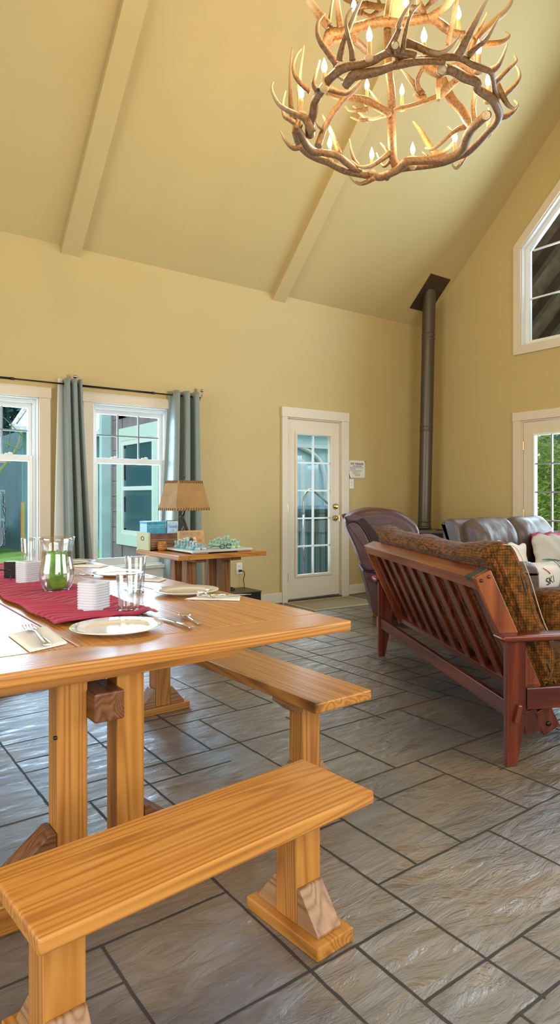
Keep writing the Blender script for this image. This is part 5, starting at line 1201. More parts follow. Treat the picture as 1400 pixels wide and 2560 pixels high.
# antlers: (1 for a tine with a pale tip, [x, y, z, radius, ...])
ANTLERS = [[[0,[2.406,3.302,3.5,0.0224,2.467,3.335,3.5,0.0221,2.569,3.41,3.5,0.0222,2.665,3.454,3.5,0.022,2.739,3.426,3.5,0.0215,2.832,3.4,3.5,0.021,2.935,3.431,3.5,0.0208,3.041,3.464,3.5,0.0206,3.097,3.471,3.5,0.0201]],[1,[2.409,3.295,3.487,0.0153,2.416,3.275,3.562,0.0137,2.411,3.264,3.655,0.012,2.399,3.26,3.724,0.0104,2.398,3.246,3.748,0.0088,2.398,3.231,3.845,0.0072,2.401,3.214,3.918,0.0056,2.4,3.201,3.958,0.004]],[1,[2.924,3.49,3.573,0.021,2.872,3.509,3.714,0.0152,2.831,3.52,3.777,0.0096,2.796,3.526,3.826,0.0039]],[1,[3.114,3.507,3.56,0.0162,3.083,3.522,3.61,0.0121,3.063,3.53,3.674,0.0081,3.049,3.532,3.744,0.004]]],[[0,[2.426,3.33,3.49,0.0202,2.524,3.422,3.49,0.0211,2.638,3.481,3.49,0.022,2.729,3.495,3.49,0.0227,2.825,3.492,3.49,0.0233,2.974,3.508,3.49,0.0242,3.083,3.482,3.49,0.0248,3.186,3.445,3.49,0.0253,3.249,3.414,3.49,0.0257,3.268,3.338,3.49,0.0258,3.268,3.245,3.49,0.0257,3.242,3.151,3.49,0.0255,3.304,3.087,3.49,0.0258,3.361,3.035,3.49,0.026,3.422,2.971,3.49,0.0263,3.44,2.88,3.49,0.0262,3.397,2.785,3.49,0.0259,3.322,2.701,3.49,0.0256,3.271,2.619,3.49,0.0253,3.242,2.538,3.49,0.025,3.225,2.476,3.49,0.025]],[1,[2.478,3.33,3.418,0.0156,2.428,3.353,3.399,0.0125,2.384,3.372,3.434,0.0095,2.358,3.376,3.469,0.0065,2.34,3.374,3.493,0.0035]],[1,[3.164,3.392,3.449,0.0186,3.133,3.447,3.428,0.0154,3.113,3.495,3.43,0.0121,3.092,3.543,3.469,0.0088,3.086,3.579,3.52,0.0054]],[1,[3.513,3.12,3.596,0.0253,3.485,3.183,3.707,0.0205,3.467,3.239,3.819,0.0155,3.469,3.278,3.871,0.0105,3.473,3.316,3.92,0.0055]],[1,[3.477,3.123,3.592,0.0212,3.506,3.079,3.597,0.0163,3.535,3.035,3.628,0.0114,3.553,3.0,3.671,0.0066]],[1,[3.488,3.19,3.617,0.0094,3.487,3.216,3.647,0.0064,3.488,3.241,3.673,0.0034]]],[[0,[3.329,3.439,3.51,0.0178,3.29,3.346,3.51,0.0183,3.331,3.246,3.51,0.019,3.416,3.147,3.51,0.0197,3.481,3.031,3.51,0.0204,3.494,2.917,3.51,0.0208,3.506,2.846,3.51,0.0214,3.457,2.714,3.51,0.0216,3.405,2.6,3.51,0.0217,3.365,2.512,3.51,0.022,3.306,2.444,3.51,0.0222,3.211,2.397,3.51,0.0224,3.124,2.372,3.51,0.0227,3.0,2.368,3.51,0.0229,2.956,2.334,3.51,0.0233,2.859,2.347,3.51,0.0236,2.763,2.346,3.51,0.0239,2.713,2.375,3.51,0.0245]],[1,[3.571,2.923,3.527,0.013,3.551,2.932,3.492,0.011,3.522,2.949,3.451,0.0091,3.497,2.961,3.458,0.0071,3.486,2.964,3.478,0.0052]],[1,[3.319,2.485,3.522,0.0173,3.378,2.452,3.525,0.0148,3.423,2.43,3.557,0.0123,3.452,2.42,3.595,0.0098,3.463,2.424,3.624,0.0072,3.456,2.442,3.65,0.0047]],[1,[3.345,2.656,3.562,0.0168,3.326,2.654,3.632,0.0155,3.32,2.643,3.702,0.0143,3.319,2.628,3.766,0.013,3.309,2.62,3.778,0.0118]]],[[0,[2.567,3.362,3.54,0.0281,2.508,3.285,3.54,0.0269,2.45,3.175,3.54,0.0257,2.382,3.07,3.54,0.0244,2.35,2.979,3.54,0.0234,2.34,2.945,3.54,0.0228,2.313,2.842,3.54,0.0218,2.31,2.757,3.54,0.0209,2.336,2.692,3.54,0.0203,2.374,2.642,3.54,0.0198,2.402,2.582,3.54,0.0192,2.417,2.504,3.54,0.0186,2.443,2.474,3.54,0.0181,2.487,2.468,3.54,0.0178,2.49,2.489,3.54,0.0175,2.557,2.457,3.54,0.0172,2.625,2.384,3.54,0.0167,2.683,2.33,3.54,0.0163,2.734,2.295,3.54,0.0159,2.777,2.28,3.54,0.0156,2.84,2.28,3.54,0.0153,2.917,2.265,3.54,0.0151,2.976,2.259,3.54,0.0148,3.039,2.288,3.54,0.0146,3.123,2.341,3.54,0.0145,3.207,2.377,3.54,0.0144]],[1,[2.314,2.786,3.585,0.0198,2.274,2.803,3.635,0.0171,2.234,2.819,3.684,0.0143,2.208,2.824,3.733,0.0116,2.203,2.813,3.786,0.0089,2.212,2.792,3.809,0.0062,2.218,2.772,3.818,0.0036]],[1,[2.282,2.723,3.565,0.0184,2.27,2.694,3.596,0.016,2.267,2.658,3.646,0.0137,2.271,2.617,3.699,0.0114,2.275,2.576,3.752,0.0091,2.276,2.537,3.788,0.0069]],[1,[2.29,2.627,3.518,0.0161,2.28,2.62,3.56,0.0136,2.257,2.623,3.627,0.0112,2.24,2.621,3.683,0.0087,2.239,2.606,3.729,0.0063,2.251,2.582,3.754,0.0039]],[1,[2.382,2.454,3.507,0.0176,2.392,2.415,3.555,0.0152,2.397,2.38,3.601,0.0129,2.37,2.369,3.587,0.0105,2.378,2.331,3.636,0.0082,2.379,2.299,3.655,0.006,2.385,2.262,3.674,0.0037]],[1,[2.429,2.393,3.481,0.0146,2.421,2.373,3.545,0.0117,2.422,2.347,3.622,0.0089,2.43,2.316,3.665,0.0061,2.444,2.279,3.686,0.0033]],[1,[2.698,2.259,3.511,0.0248,2.703,2.22,3.552,0.0213,2.708,2.18,3.601,0.0178,2.713,2.142,3.648,0.0143,2.713,2.106,3.686,0.0109,2.714,2.069,3.717,0.0076]],[1,[2.789,2.264,3.554,0.0172,2.813,2.221,3.588,0.0137,2.836,2.177,3.615,0.0102,2.851,2.14,3.67,0.0068,2.862,2.107,3.72,0.0035]],[1,[3.041,2.296,3.596,0.0191,3.05,2.264,3.606,0.0139,3.056,2.234,3.646,0.0087,3.059,2.206,3.703,0.0037]],[1,[2.308,2.956,3.525,0.0162,2.287,2.96,3.557,0.0122,2.291,2.943,3.609,0.0082,2.303,2.922,3.678,0.0043]],[1,[2.339,3.059,3.581,0.0155,2.304,3.086,3.615,0.0132,2.269,3.113,3.67,0.0109,2.259,3.121,3.731,0.0085,2.273,3.11,3.792,0.0062,2.298,3.09,3.834,0.0039]],[1,[3.11,2.332,3.568,0.0151,3.133,2.306,3.597,0.013,3.17,2.27,3.647,0.0108,3.191,2.246,3.675,0.0086,3.189,2.24,3.693,0.0064,3.175,2.243,3.705,0.0043]],[1,[3.179,2.367,3.601,0.0187,3.226,2.355,3.54,0.0152,3.265,2.35,3.508,0.0117,3.308,2.342,3.5,0.0081,3.343,2.34,3.532,0.0045]]],[[0,[2.375,2.777,3.5,0.0274,2.364,2.692,3.5,0.0254,2.406,2.639,3.5,0.0239,2.448,2.572,3.5,0.0223,2.472,2.504,3.5,0.0207,2.488,2.487,3.5,0.0192,2.544,2.41,3.5,0.0177,2.608,2.355,3.5,0.0163,2.669,2.317,3.5,0.015]],[0,[2.511,2.379,3.503,0.0148,2.462,2.399,3.507,0.0152,2.416,2.415,3.497,0.0156,2.403,2.406,3.497,0.0161,2.385,2.401,3.515,0.0165]],[1,[2.482,2.44,3.593,0.0219,2.526,2.393,3.568,0.0182,2.577,2.341,3.529,0.0146,2.616,2.297,3.518,0.011,2.655,2.255,3.55,0.0075,2.682,2.221,3.6,0.0039]],[1,[2.364,2.748,3.476,0.0115,2.35,2.771,3.508,0.0084,2.329,2.8,3.534,0.0052]]],[[1,[2.408,3.131,3.397,0.0239,2.368,3.144,3.468,0.021,2.333,3.153,3.477,0.0181,2.275,3.18,3.497,0.0152,2.218,3.206,3.528,0.0123,2.184,3.215,3.575,0.0095,2.166,3.211,3.611,0.0067,2.166,3.193,3.64,0.0039]],[1,[2.444,3.293,3.51,0.0177,2.392,3.333,3.557,0.0143,2.36,3.359,3.586,0.0109,2.355,3.362,3.663,0.0075,2.369,3.352,3.74,0.0041]],[1,[2.495,3.444,3.643,0.0208,2.49,3.464,3.736,0.0167,2.494,3.476,3.867,0.0126,2.502,3.486,4.019,0.0085,2.517,3.49,4.144,0.0043]]],[[1,[3.274,2.741,3.86,0.0193,3.318,2.897,3.86,0.0184,3.299,2.996,3.86,0.017,3.249,3.122,3.86,0.0156,3.203,3.202,3.86,0.0141,3.205,3.283,3.86,0.0126,3.178,3.34,3.86,0.011,3.145,3.401,3.86,0.0094,3.062,3.408,3.86,0.0076,2.943,3.367,3.86,0.0058]],[1,[3.046,3.332,3.787,0.0143,3.011,3.39,3.801,0.0091,2.984,3.443,3.836,0.0039]],[0,[3.163,3.24,3.832,0.0234,3.115,3.246,3.837,0.0226,3.047,3.267,3.857,0.0218,2.975,3.292,3.881,0.0211,2.898,3.32,3.878,0.0203,2.812,3.356,3.869,0.0196,2.729,3.388,3.889,0.0188]],[1,[3.012,3.295,3.832,0.0154,2.972,3.347,3.835,0.0118,2.938,3.395,3.842,0.0082,2.92,3.429,3.884,0.0045]],[1,[3.168,3.3,3.884,0.0157,3.143,3.351,3.968,0.0102,3.121,3.4,4.056,0.0046]]],[[0,[3.096,3.191,4.361,0.0229,3.117,3.209,4.252,0.0236,3.14,3.225,4.109,0.0244,3.171,3.234,4.007,0.0251,3.193,3.251,3.926,0.0258,3.208,3.273,3.844,0.0265,3.231,3.289,3.76,0.0273,3.253,3.306,3.675,0.028,3.278,3.32,3.596,0.0288,3.313,3.327,3.55,0.0296]],[1,[3.248,3.327,3.623,0.02,3.194,3.356,3.571,0.0163,3.124,3.398,3.519,0.0126,3.054,3.439,3.514,0.0089,3.009,3.462,3.55,0.0053]],[1,[3.261,3.354,3.638,0.0121,3.257,3.389,3.692,0.0081,3.252,3.425,3.739,0.0041]],[1,[3.269,3.348,3.578,0.0134,3.249,3.395,3.557,0.0088,3.229,3.442,3.665,0.0041]]],[[0,[3.356,2.989,4.112,0.0255,3.383,2.938,3.964,0.0261,3.404,2.891,3.846,0.0267,3.435,2.836,3.762,0.0273,3.446,2.798,3.686,0.0279,3.456,2.759,3.622,0.0285]],[1,[3.471,2.811,3.663,0.0188,3.446,2.878,3.659,0.0157,3.405,2.957,3.61,0.0124,3.368,3.033,3.566,0.0092,3.358,3.089,3.595,0.0058]],[1,[3.442,2.922,3.658,0.0076,3.44,2.962,3.713,0.0038]],[0,[3.356,2.964,3.903,0.019,3.377,2.884,3.935,0.0169,3.378,2.82,3.953,0.0149]]],[[0,[2.497,3.189,3.365,0.021,2.521,3.181,3.439,0.0201,2.54,3.177,3.485,0.0192,2.587,3.151,3.584,0.0182,2.643,3.117,3.671,0.0173,2.704,3.08,3.747,0.0163,2.74,3.063,3.807,0.0154]],[1,[2.51,3.153,3.458,0.0105,2.48,3.158,3.467,0.0072,2.455,3.158,3.494,0.004]],[1,[2.413,3.001,3.604,0.02,2.45,2.94,3.566,0.0159,2.477,2.888,3.542,0.0118,2.495,2.842,3.562,0.0078,2.506,2.801,3.59,0.0038]]],[[0,[2.449,3.027,3.9,0.0303,2.413,2.965,3.9,0.0291,2.466,2.909,3.9,0.0284,2.503,2.826,3.9,0.0274,2.547,2.754,3.9,0.0266,2.598,2.691,3.9,0.0258,2.672,2.652,3.9,0.0253,2.673,2.642,3.9,0.0246,2.741,2.561,3.9,0.0239,2.792,2.521,3.9,0.0232,2.865,2.516,3.9,0.0229,2.967,2.519,3.9,0.0226,3.037,2.494,3.9,0.0221]],[1,[2.426,2.99,3.964,0.0244,2.376,3.008,4.008,0.0225,2.336,3.019,4.051,0.0205,2.295,3.029,4.093,0.0186]],[1,[2.444,2.977,3.953,0.0111,2.428,2.989,3.981,0.0096,2.435,2.984,4.064,0.0081,2.445,2.976,4.137,0.0067]],[1,[2.447,2.911,3.918,0.0208,2.422,2.899,3.981,0.0169,2.397,2.886,4.06,0.013]],[1,[2.584,2.677,3.894,0.016,2.593,2.671,3.963,0.0149,2.603,2.663,4.027,0.0139]],[1,[2.765,2.511,3.887,0.0223,2.782,2.464,3.902,0.02,2.799,2.417,3.919,0.0178,2.805,2.379,3.946,0.0156]],[1,[2.774,2.555,3.935,0.0182,2.745,2.565,3.982,0.0171,2.73,2.564,4.022,0.016]],[1,[2.897,2.498,3.785,0.013,2.888,2.462,3.847,0.0125,2.877,2.429,3.909,0.012,2.863,2.397,3.984,0.0116]],[1,[2.448,2.973,3.876,0.0144,2.467,2.927,3.864,0.0099,2.485,2.881,3.863,0.0055]],[0,[2.634,3.018,3.997,0.0196,2.738,3.065,4.026,0.0189,2.843,3.11,4.046,0.0182]]],[[1,[3.161,2.545,3.831,0.0228,3.182,2.547,3.921,0.0212,3.218,2.537,3.988,0.0197,3.255,2.527,4.033,0.0181,3.33,2.486,4.118,0.0165,3.388,2.459,4.18,0.0149,3.425,2.448,4.243,0.0133,3.443,2.452,4.301,0.0117]],[1,[3.251,2.538,3.963,0.0185,3.334,2.489,3.976,0.015,3.391,2.462,4.003,0.0116,3.42,2.454,4.041,0.0081,3.414,2.475,4.072,0.0047]],[1,[3.179,2.531,3.968,0.0148,3.199,2.484,4.035,0.0093,3.202,2.45,4.086,0.0039]]],[[0,[3.034,2.834,3.925,0.0236,3.051,2.771,3.846,0.0234,3.066,2.708,3.797,0.0232,3.099,2.631,3.805,0.0229,3.122,2.563,3.791,0.0227,3.152,2.489,3.708,0.0225]],[1,[3.089,2.728,3.81,0.0175,3.071,2.721,3.718,0.0151,3.059,2.709,3.683,0.0127,3.047,2.697,3.62,0.0104]],[1,[3.345,3.099,3.958,0.0234,3.299,3.135,4.029,0.0173,3.258,3.166,4.094,0.0112,3.222,3.194,4.141,0.0052]],[0,[3.288,3.08,3.959,0.0154,3.259,3.071,4.007,0.014,3.266,3.034,4.068,0.0127]],[1,[3.361,3.087,3.945,0.0169,3.315,3.123,3.938,0.013,3.299,3.135,3.964,0.0091]],[1,[3.323,2.419,3.621,0.0159,3.368,2.384,3.672,0.0131,3.395,2.363,3.723,0.0103,3.393,2.365,3.769,0.0074,3.376,2.378,3.804,0.0046]]]]
CANDLES = [[2.833,3.487,3.62],[3.162,3.419,3.62],[3.341,3.192,3.62],[3.452,2.908,3.62],[2.346,3.159,3.62],[2.305,2.886,3.62],[2.375,2.587,3.66],[2.611,2.412,3.66],[3.044,2.538,4.05],[2.917,2.291,3.66],[2.733,2.667,4.05],[2.516,2.873,4.05],[3.049,3.345,4.03],[3.283,3.24,4.03],[3.54,2.701,3.7],[3.237,2.472,3.7]]
# ------------------------------------------------------------------ soft sweeps
def resample(pts, n):
    P = [Vector((p[0], p[1])) for p in pts]; k = len(P); out = []
    for i in range(k):
        p0, p1, p2, p3 = P[i-1], P[i], P[(i+1) % k], P[(i+2) % k]
        for j in range(n):
            t = j/n; t2 = t*t; t3 = t2*t
            out.append(.5*((2*p1)+(p2-p0)*t+(2*p0-5*p1+4*p2-p3)*t2+(3*p1-p0-3*p2+p3)*t3))
    return out
def soft_sweep(mb, pts, y0, y1, rnd=.06, ny=40, n=4, wob=0.0, seed=0.0, sag=None):
    """closed xz profile swept along y with rounded, puffy ends"""
    pr = resample(pts, n); c = sum(pr, Vector((0, 0)))/len(pr); m = len(pr)
    nrm = []
    for i in range(m):
        t = (pr[(i+1) % m]-pr[i-1]).normalized(); nrm.append(Vector((t.y, -t.x)))
    area_ = sum(pr[i].x*pr[(i+1) % m].y-pr[(i+1) % m].x*pr[i].y for i in range(m))
    if area_ < 0: nrm = [-q for q in nrm]
    ys = []
    for i in range(7): ys.append((y0+rnd*(1-math.cos(i/6*PI/2)), rnd*(1-math.sin(i/6*PI/2))))
    for i in range(1, ny): ys.append((y0+rnd+(y1-y0-2*rnd)*i/ny, 0))
    for i in range(6, -1, -1): ys.append((y1-rnd*(1-math.cos(i/6*PI/2)), rnd*(1-math.sin(i/6*PI/2))))
    rings = []
    for y, ins in ys:
        rg = []
        for p, q in zip(pr, nrm):
            z = p-q*ins
            if wob:
                d = mnoise.noise(Vector((z.x*5+seed, y*5, z.y*5)))*wob+mnoise.noise(Vector((z.x*14, y*14+seed, z.y*14)))*wob*.35
                z = z+q*d
            zz = z.y+(sag(y, z) if sag else 0)
            rg.append(mb.b.verts.new((z.x, y, zz)))
        rings.append(rg)
    for a, b in zip(rings[:-1], rings[1:]):
        for i in range(m): mb.face([a[i], a[(i+1) % m], b[(i+1) % m], b[i]], True)
    mb.face(rings[0]); mb.face(rings[-1][::-1])
    return mb
def pillow_mb(w_, h_, t_, flange=0.0, wav=.012):
    """throw pillow standing in the xz plane, centred, thickness along y"""
    b = MB(); n = 26
    for s_ in (-1, 1):
        def f(u, v):
            x = -1+2*u; z = -1+2*v
            g = max(0, (1-abs(x)**3.2))**.55*max(0, (1-abs(z)**3.2))**.55
            pin = 1-.05*(1-abs(z)**2)*abs(x)**4; pin2 = 1-.05*(1-abs(x)**2)*abs(z)**4
            return Vector((x*w_/2*pin+wav*math.sin(z*9)*abs(x)**8, s_*t_/2*g+.004*math.sin(x*7+z*5)*g, z*h_/2*pin2+wav*math.sin(x*9)*abs(z)**8))
        b.grid(f, n, n)
    bmesh.ops.remove_doubles(b.b, verts=b.b.verts[:], dist=.0008)
    return b

# ------------------------------------------------------------------ stove and flue in the corner
t = thing('wood_stove', 'low dark corner wood stove with vent slots, behind the leather seats', 'stove', (6.10, 5.62, 0), R_(-45))
b = MB(); b.bx(-.33, .33, -.26, .22, .1, .72); part('firebox', b, M['stove'], t, bevel=.01)
b = MB(); b.bx(-.38, .38, -.30, .26, .745, .78); part('top_plate', b, M['stove'], t, bevel=.008)
b = MB(); b.bx(-.36, .36, -.28, .24, .66, .745)
for k in range(30): b.bx(-.34+k*.0235, -.325+k*.0235, -.286, -.28, .675, .735)
part('vent_grille', b, M['black'], t)
b = MB(); b.lathe([(0, 0), (.04, 0), (.04, .008), (0, .01)], 20, (.17, -.17, .78)); part('lid_knob', b, M['black'], t)
for sx in (-1, 1):
    for sy in (-.2, .17): b = MB(); b.bx(sx*.28-.03, sx*.28+.03, sy-.03, sy+.03, 0, .1); part('leg', b, M['stove'], t)
b = MB(); b.bx(-.22, .22, -.275, -.26, .2, .6); part('fire_door', b, M['black'], t, bevel=.01)
t = thing('stove_flue', 'tall bronze stovepipe rising from the corner stove to the sloped ceiling', 'stovepipe', (6.175, 5.70, .78))
top = Vector((.05, -.04, 3.03))
ax = top.normalized()
def fl_p(z): return ax*(z-.78)
b = MB(); b.tube([fl_p(.80), fl_p(3.80)], .082, 40, cap=False); part('pipe', b, M['flue'], t)
for z in (.825, .88, 2.03, 2.075, 3.19, 3.24):
    b = MB(); b.tube([fl_p(z-.012), fl_p(z-.006), fl_p(z+.006), fl_p(z+.012)], [.0825, .0865, .0865, .0825], 40, cap=False); part('joint_band', b, M['flue'], t)
b = MB(); b.tube([fl_p(.785), fl_p(.815)], .089, 40); part('collar', b, M['flue'], t)
yc_, xc_ = -.04, .05
def cz(y): return roofz(5.70+y)-.78
b = MB(); b.prism([(-.225, cz(-.225)-.001), (.13, cz(.13)-.001), (.13, cz(.13)-.012), (-.225, cz(-.225)-.012)], 'x', xc_-.175, xc_+.185); part('ceiling_plate', b, M['darkplate'], t)

# ------------------------------------------------------------------ recliner
t = thing('recliner', 'burgundy leather recliner with fat rolled headrest, seen from its side', 'armchair', (4.525, 4.415, 0), R_(-38))
L1 = M['leather']
b = MB(); soft_sweep(b, [(-.415, .535), (-.50, .73), (-.585, .92), (-.575, .955), (-.53, .97), (-.475, .955), (-.43, .90), (-.385, .82), (-.30, .62), (-.28, .54)], -.352, .352, .02, 24); part('back_shell', b, L1, t)
b = MB(); soft_sweep(b, [(-.30, .10), (-.37, .30), (-.43, .50), (-.40, .522), (-.20, .52), (.28, .46), (.38, .42), (.38, .12), (.1, .08)], -.325, .325, .02, 24); part('seat_base', b, L1, t)
b = MB(); soft_sweep(b, [(-.592, .945), (-.555, 1.02), (-.46, 1.068), (-.353, 1.088), (-.2, 1.078), (-.059, 1.035), (.045, .96), (.088, .867), (.05, .72), (-.08, .56), (-.27, .50), (-.36, .80), (-.43, .90), (-.49, .955), (-.55, .955)], -.338, .338, .07, 34, wob=.006, seed=3); part('back_cushion', b, L1, t)
b = MB(); b.tube([(-.29, -.346, .60), (-.382, -.348, .82), (-.428, -.348, .90), (-.475, -.348, .958), (-.53, -.348, .973), (-.58, -.348, .95)], .009, 8, sub=5); part('piping', b, mat('dark_piping', (.02, .012, .014), .5), t)
b = MB(); b.sbox(.56, .46, .17, .4, c=(.09, 0, .46)); part('seat_cushion', b, L1, t)
for s_ in (-1, 1):
    b = MB(); b.sbox(.66, .13, .50, .38, c=(.04, s_*.315, .38)); part('armrest', b, L1, t)
b = MB(); b.sbox(.10, .58, .34, .35, c=(.40, 0, .26)); part('footrest', b, L1, t)
for sx in (-.26, .3):
    for sy in (-.27, .27): b = MB(); b.bx(sx-.04, sx+.04, sy-.03, sy+.03, 0, .11); part('foot', b, M['oak_x'], t, bevel=.004)
b = MB(); b.tube([(-.30, -.33, .40), (-.33, -.39, .455)], .007, 8); b.ball((-.335, -.395, .466), .026, 10); part('lever_knob', b, mat('red_brown_knob', (.30, .05, .04), .15, coat=.5), t)

# ------------------------------------------------------------------ futon sofa
FR = R_(-27.33)
t = thing('futon_sofa', 'reddish slat-back wooden futon frame seen from behind at right', 'futon', (2.465, 1.754, 0), FR)
CX_, CY_, CZ_ = M['cherry_x'], M['cherry_y'], M['cherry_z']
for y0 in (0.0, 2.04):
    for xa, xb in ((-.024, .068), (.80, .892)):
        b = MB()
        fr_ = xa == -.024
        pts = [(xa, .557), (xb, .557), (xb, .21), (xb-.042, 0), (xa, 0)] if fr_ else [(xa, .557), (xb, .557), (xb, 0), (xa+.042, 0), (xa, .21)]
        b.prism(pts, 'y', y0, y0+.036); part('leg', b, CZ_, t, bevel=.004)
    b = MB(); b.prism([(-.045, .557), (.915, .557), (.93, .571), (.915, .585), (-.05, .585), (-.064, .571)], 'y', y0-.03, y0+.065); part('armrest', b, CX_, t, bevel=.008, seg=3)
    b = MB(); b.bx(.075, .795, y0+.004, y0+.032, .246, .342); part('side_rail', b, CX_, t, bevel=.004)
    yy = y0-.014 if y0 == 0 else y0+.036
    b = MB(); T = Matrix.Translation((.024, yy+.007, .235)) @ Matrix.Rotation(R_(14), 4, 'Y'); b.bx(-.011, .011, -.012, .012, -.042, .042, T); part('tenon_wedge', b, CZ_, t, bevel=.006)
b = MB(); b.bx(-.014, .014, .037, 2.039, .212, .284); part('rear_rail', b, CY_, t, bevel=.003)
b = MB(); b.bx(.83, .858, .037, 2.039, .20, .285); part('front_rail', b, CY_, t, bevel=.003)
P0, bv, nv = Vector((-.077, 0, .868)), Vector((.418, 0, -.908)), Vector((-.908, 0, -.418))
BT = Matrix(((nv.x, 0, bv.x, P0.x), (0, 1, 0, 0), (nv.z, 0, bv.z, P0.z), (0, 0, 0, 1)))   # (rearward, along, downwards)
for y0 in (.045, 1.962):
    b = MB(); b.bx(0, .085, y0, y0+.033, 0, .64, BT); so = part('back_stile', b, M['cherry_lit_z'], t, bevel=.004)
    for q in (.022, .062):
        bb = MB(); bb.ball((0, 0, 0), .009, 6); bb.b.transform(BT @ Matrix.Translation((q, y0-.001 if y0 < 1 else y0+.034, .022))); part('dowel_cap', bb, M['cherry_y'], so)
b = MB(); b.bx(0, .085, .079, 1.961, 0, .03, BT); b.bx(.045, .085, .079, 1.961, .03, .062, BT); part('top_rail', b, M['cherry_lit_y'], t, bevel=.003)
b = MB(); b.bx(.01, .07, .079, 1.961, .585, .635, BT); part('bottom_rail', b, CY_, t, bevel=.003)
ns = 10
for k in range(ns):
    yc_ = .16+(1.88-.16)*k/(ns-1); b = MB(); b.bx(.04, .062, yc_-.037, yc_+.037, .06, .60, BT); part('back_slat', b, CZ_, t, bevel=.003)
b = MB(); b.bx(.0, .09, 1.0-.9, 1.0-.82, -.004, .07, BT)
b.b.free(); b = MB(); b.bx(-.002, .0875, .090, .150, -.002, .02, BT); part('corner_bracket', b, mat('dark_green_tape', (.02, .04, .035), .5), t)
b = MB()
for a in ((.21, .84, .08, .12), (.21, .84, 1.95, 1.99), (.21, .25, .12, 1.95), (.79, .83, .12, 1.95)): b.bx(a[0], a[1], a[2], a[3], .235, .285)
for k in range(9): b.bx(.25, .79, .2+k*.2, .27+k*.2, .265, .283)
part('seat_frame', b, CX_, t)
b = MB(); T = Matrix.Translation((.115, .06, .175)) @ Matrix.Rotation(R_(-12), 4, 'Y'); b.bx(-.035, .04, -.02, .02, -.05, .055, T); part('hinge_block', b, CZ_, t, bevel=.004)
b = MB(); T = Matrix.Translation((.195, .06, .18)) @ Matrix.Rotation(R_(-28), 4, 'Y'); b.bx(-.045, .045, -.02, .02, -.055, .06, T); hb = part('hinge_block', b, CZ_, t, bevel=.004)
b = MB(); b.lathe([(0, 0), (.012, 0), (.012, .005), (0, .007)], 14, (0, 0, 0), Matrix.Translation((.2, .04, .165)) @ Matrix.Rotation(R_(90), 4, 'X')); part('bolt', b, M['iron'], hb)
t = thing('futon_mattress', 'brown tweed futon mattress folded over the slat-back wooden frame', 'mattress', (2.465, 1.754, 0), FR)
def msag(y, z): return (-.022*math.sin(PI*(y-.1)/1.85)+.008*math.sin(y*7))*max(0, min(1, (z.y-.7)/.2))
b = MB(); soft_sweep(b, [(-.060, .878), (-.085, .915), (-.065, .957), (-.007, .982), (.06, .970), (.105, .90), (.14, .81), (.175, .70), (.21, .61), (.255, .52), (.275, .44), (.265, .36), (.225, .305), (.195, .305), (.172, .345), (.10, .50), (.01, .69)], .085, 1.955, .05, 70, 4, wob=.014, seed=1.5, sag=msag)
mo = part('back_cushion', b, M['tweed'], t)
b = MB(); soft_sweep(b, [(.245, .30), (.235, .37), (.26, .43), (.33, .455), (.48, .45), (.80, .445), (.90, .42), (.92, .36), (.88, .30), (.60, .291)], .09, 1.95, .05, 50, 3, wob=.01, seed=4.5); part('seat_cushion', b, M['tweed'], t)
seam = [(.0, .978), (.06, .966), (.105, .897), (.14, .807), (.175, .697), (.21, .607), (.25, .525)]
b = MB(); b.tube([(x+.004, .096+.003*math.sin(i*4), z) for i, (x, z) in enumerate(seam)], .0022, 6, sub=5); part('seam', b, mat('pale_worn_seam', (.55, .42, .28), .9), mo)
for (x, z, h_, a) in ((.10, .80, .055, .25), (.225, .41, .03, .35)):
    b = MB(); b.ball((0, 0, 0), 1, 8, (.005, .005, h_)); b.b.transform(Matrix.Translation((x, .0865, z)) @ Matrix.Rotation(-a, 4, 'Y')); part('tuft_slit', b, M['black'], mo)
t = thing('bolster_pillow', 'brown tweed pillow standing on the futon seat, right edge of frame', 'pillow', (2.465, 1.754, 0), FR)
b = MB(); b.sbox(.42, .22, .27, .5, 40, 24, c=(.57, .47, .58)); part('cover', b, M['tweed'], t)

# ------------------------------------------------------------------ leather loveseat and pillows
t = thing('leather_loveseat', 'dark brown leather loveseat with puffy back cushions before the glass door', 'sofa', (5.09, 3.87, 0), 0)
L2 = M['leather2']
RZ = Matrix.Rotation(R_(90), 4, 'Z')
def sweepx(pts, x0, x1, **k):
    """profile (depth forward, z) swept along x; forward is -y"""
    b = MB(); soft_sweep(b, pts, x0, x1, **k); b.b.transform(Matrix(((0, 1, 0, 0), (-1, 0, 0, 0), (0, 0, 1, 0), (0, 0, 0, 1)))); return b
part('back_shell', sweepx([(0, .12), (0, .9), (.02, .975), (.07, 1.0), (.14, .985), (.18, .9), (.24, .5), (.25, .12)], -.675, .685, rnd=.03), L2, t)
for xc, hw in ((-.335, .275), (.225, .285)):
    part('back_cushion', sweepx([(.10, .52), (.09, .80), (.12, .95), (.20, 1.005), (.30, .985), (.38, .90), (.41, .75), (.40, .60), (.36, .50), (.2, .47)], xc-hw, xc+hw, rnd=.09, wob=.016, seed=xc*7), L2, t)
    part('seat_cushion', sweepx([(.25, .25), (.25, .39), (.4, .43), (.8, .435), (.93, .40), (.95, .33), (.93, .26), (.6, .24)], xc-hw, xc+hw, rnd=.05, wob=.01, seed=xc), L2, t)
part('base', sweepx([(.05, .05), (.05, .30), (.9, .30), (.9, .05)], -.67, .67, rnd=.02), L2, t)
for xc in (-.72, .76):
    b = MB(); soft_sweep(b, [(xc-.115, .05), (xc-.12, .55), (xc-.11, .64), (xc-.05, .69), (xc+.05, .69), (xc+.10, .64), (xc+.115, .55), (xc+.11, .05)], -.96, -.02, .07, 20, wob=.008, seed=xc); part('armrest', b, L2, t)
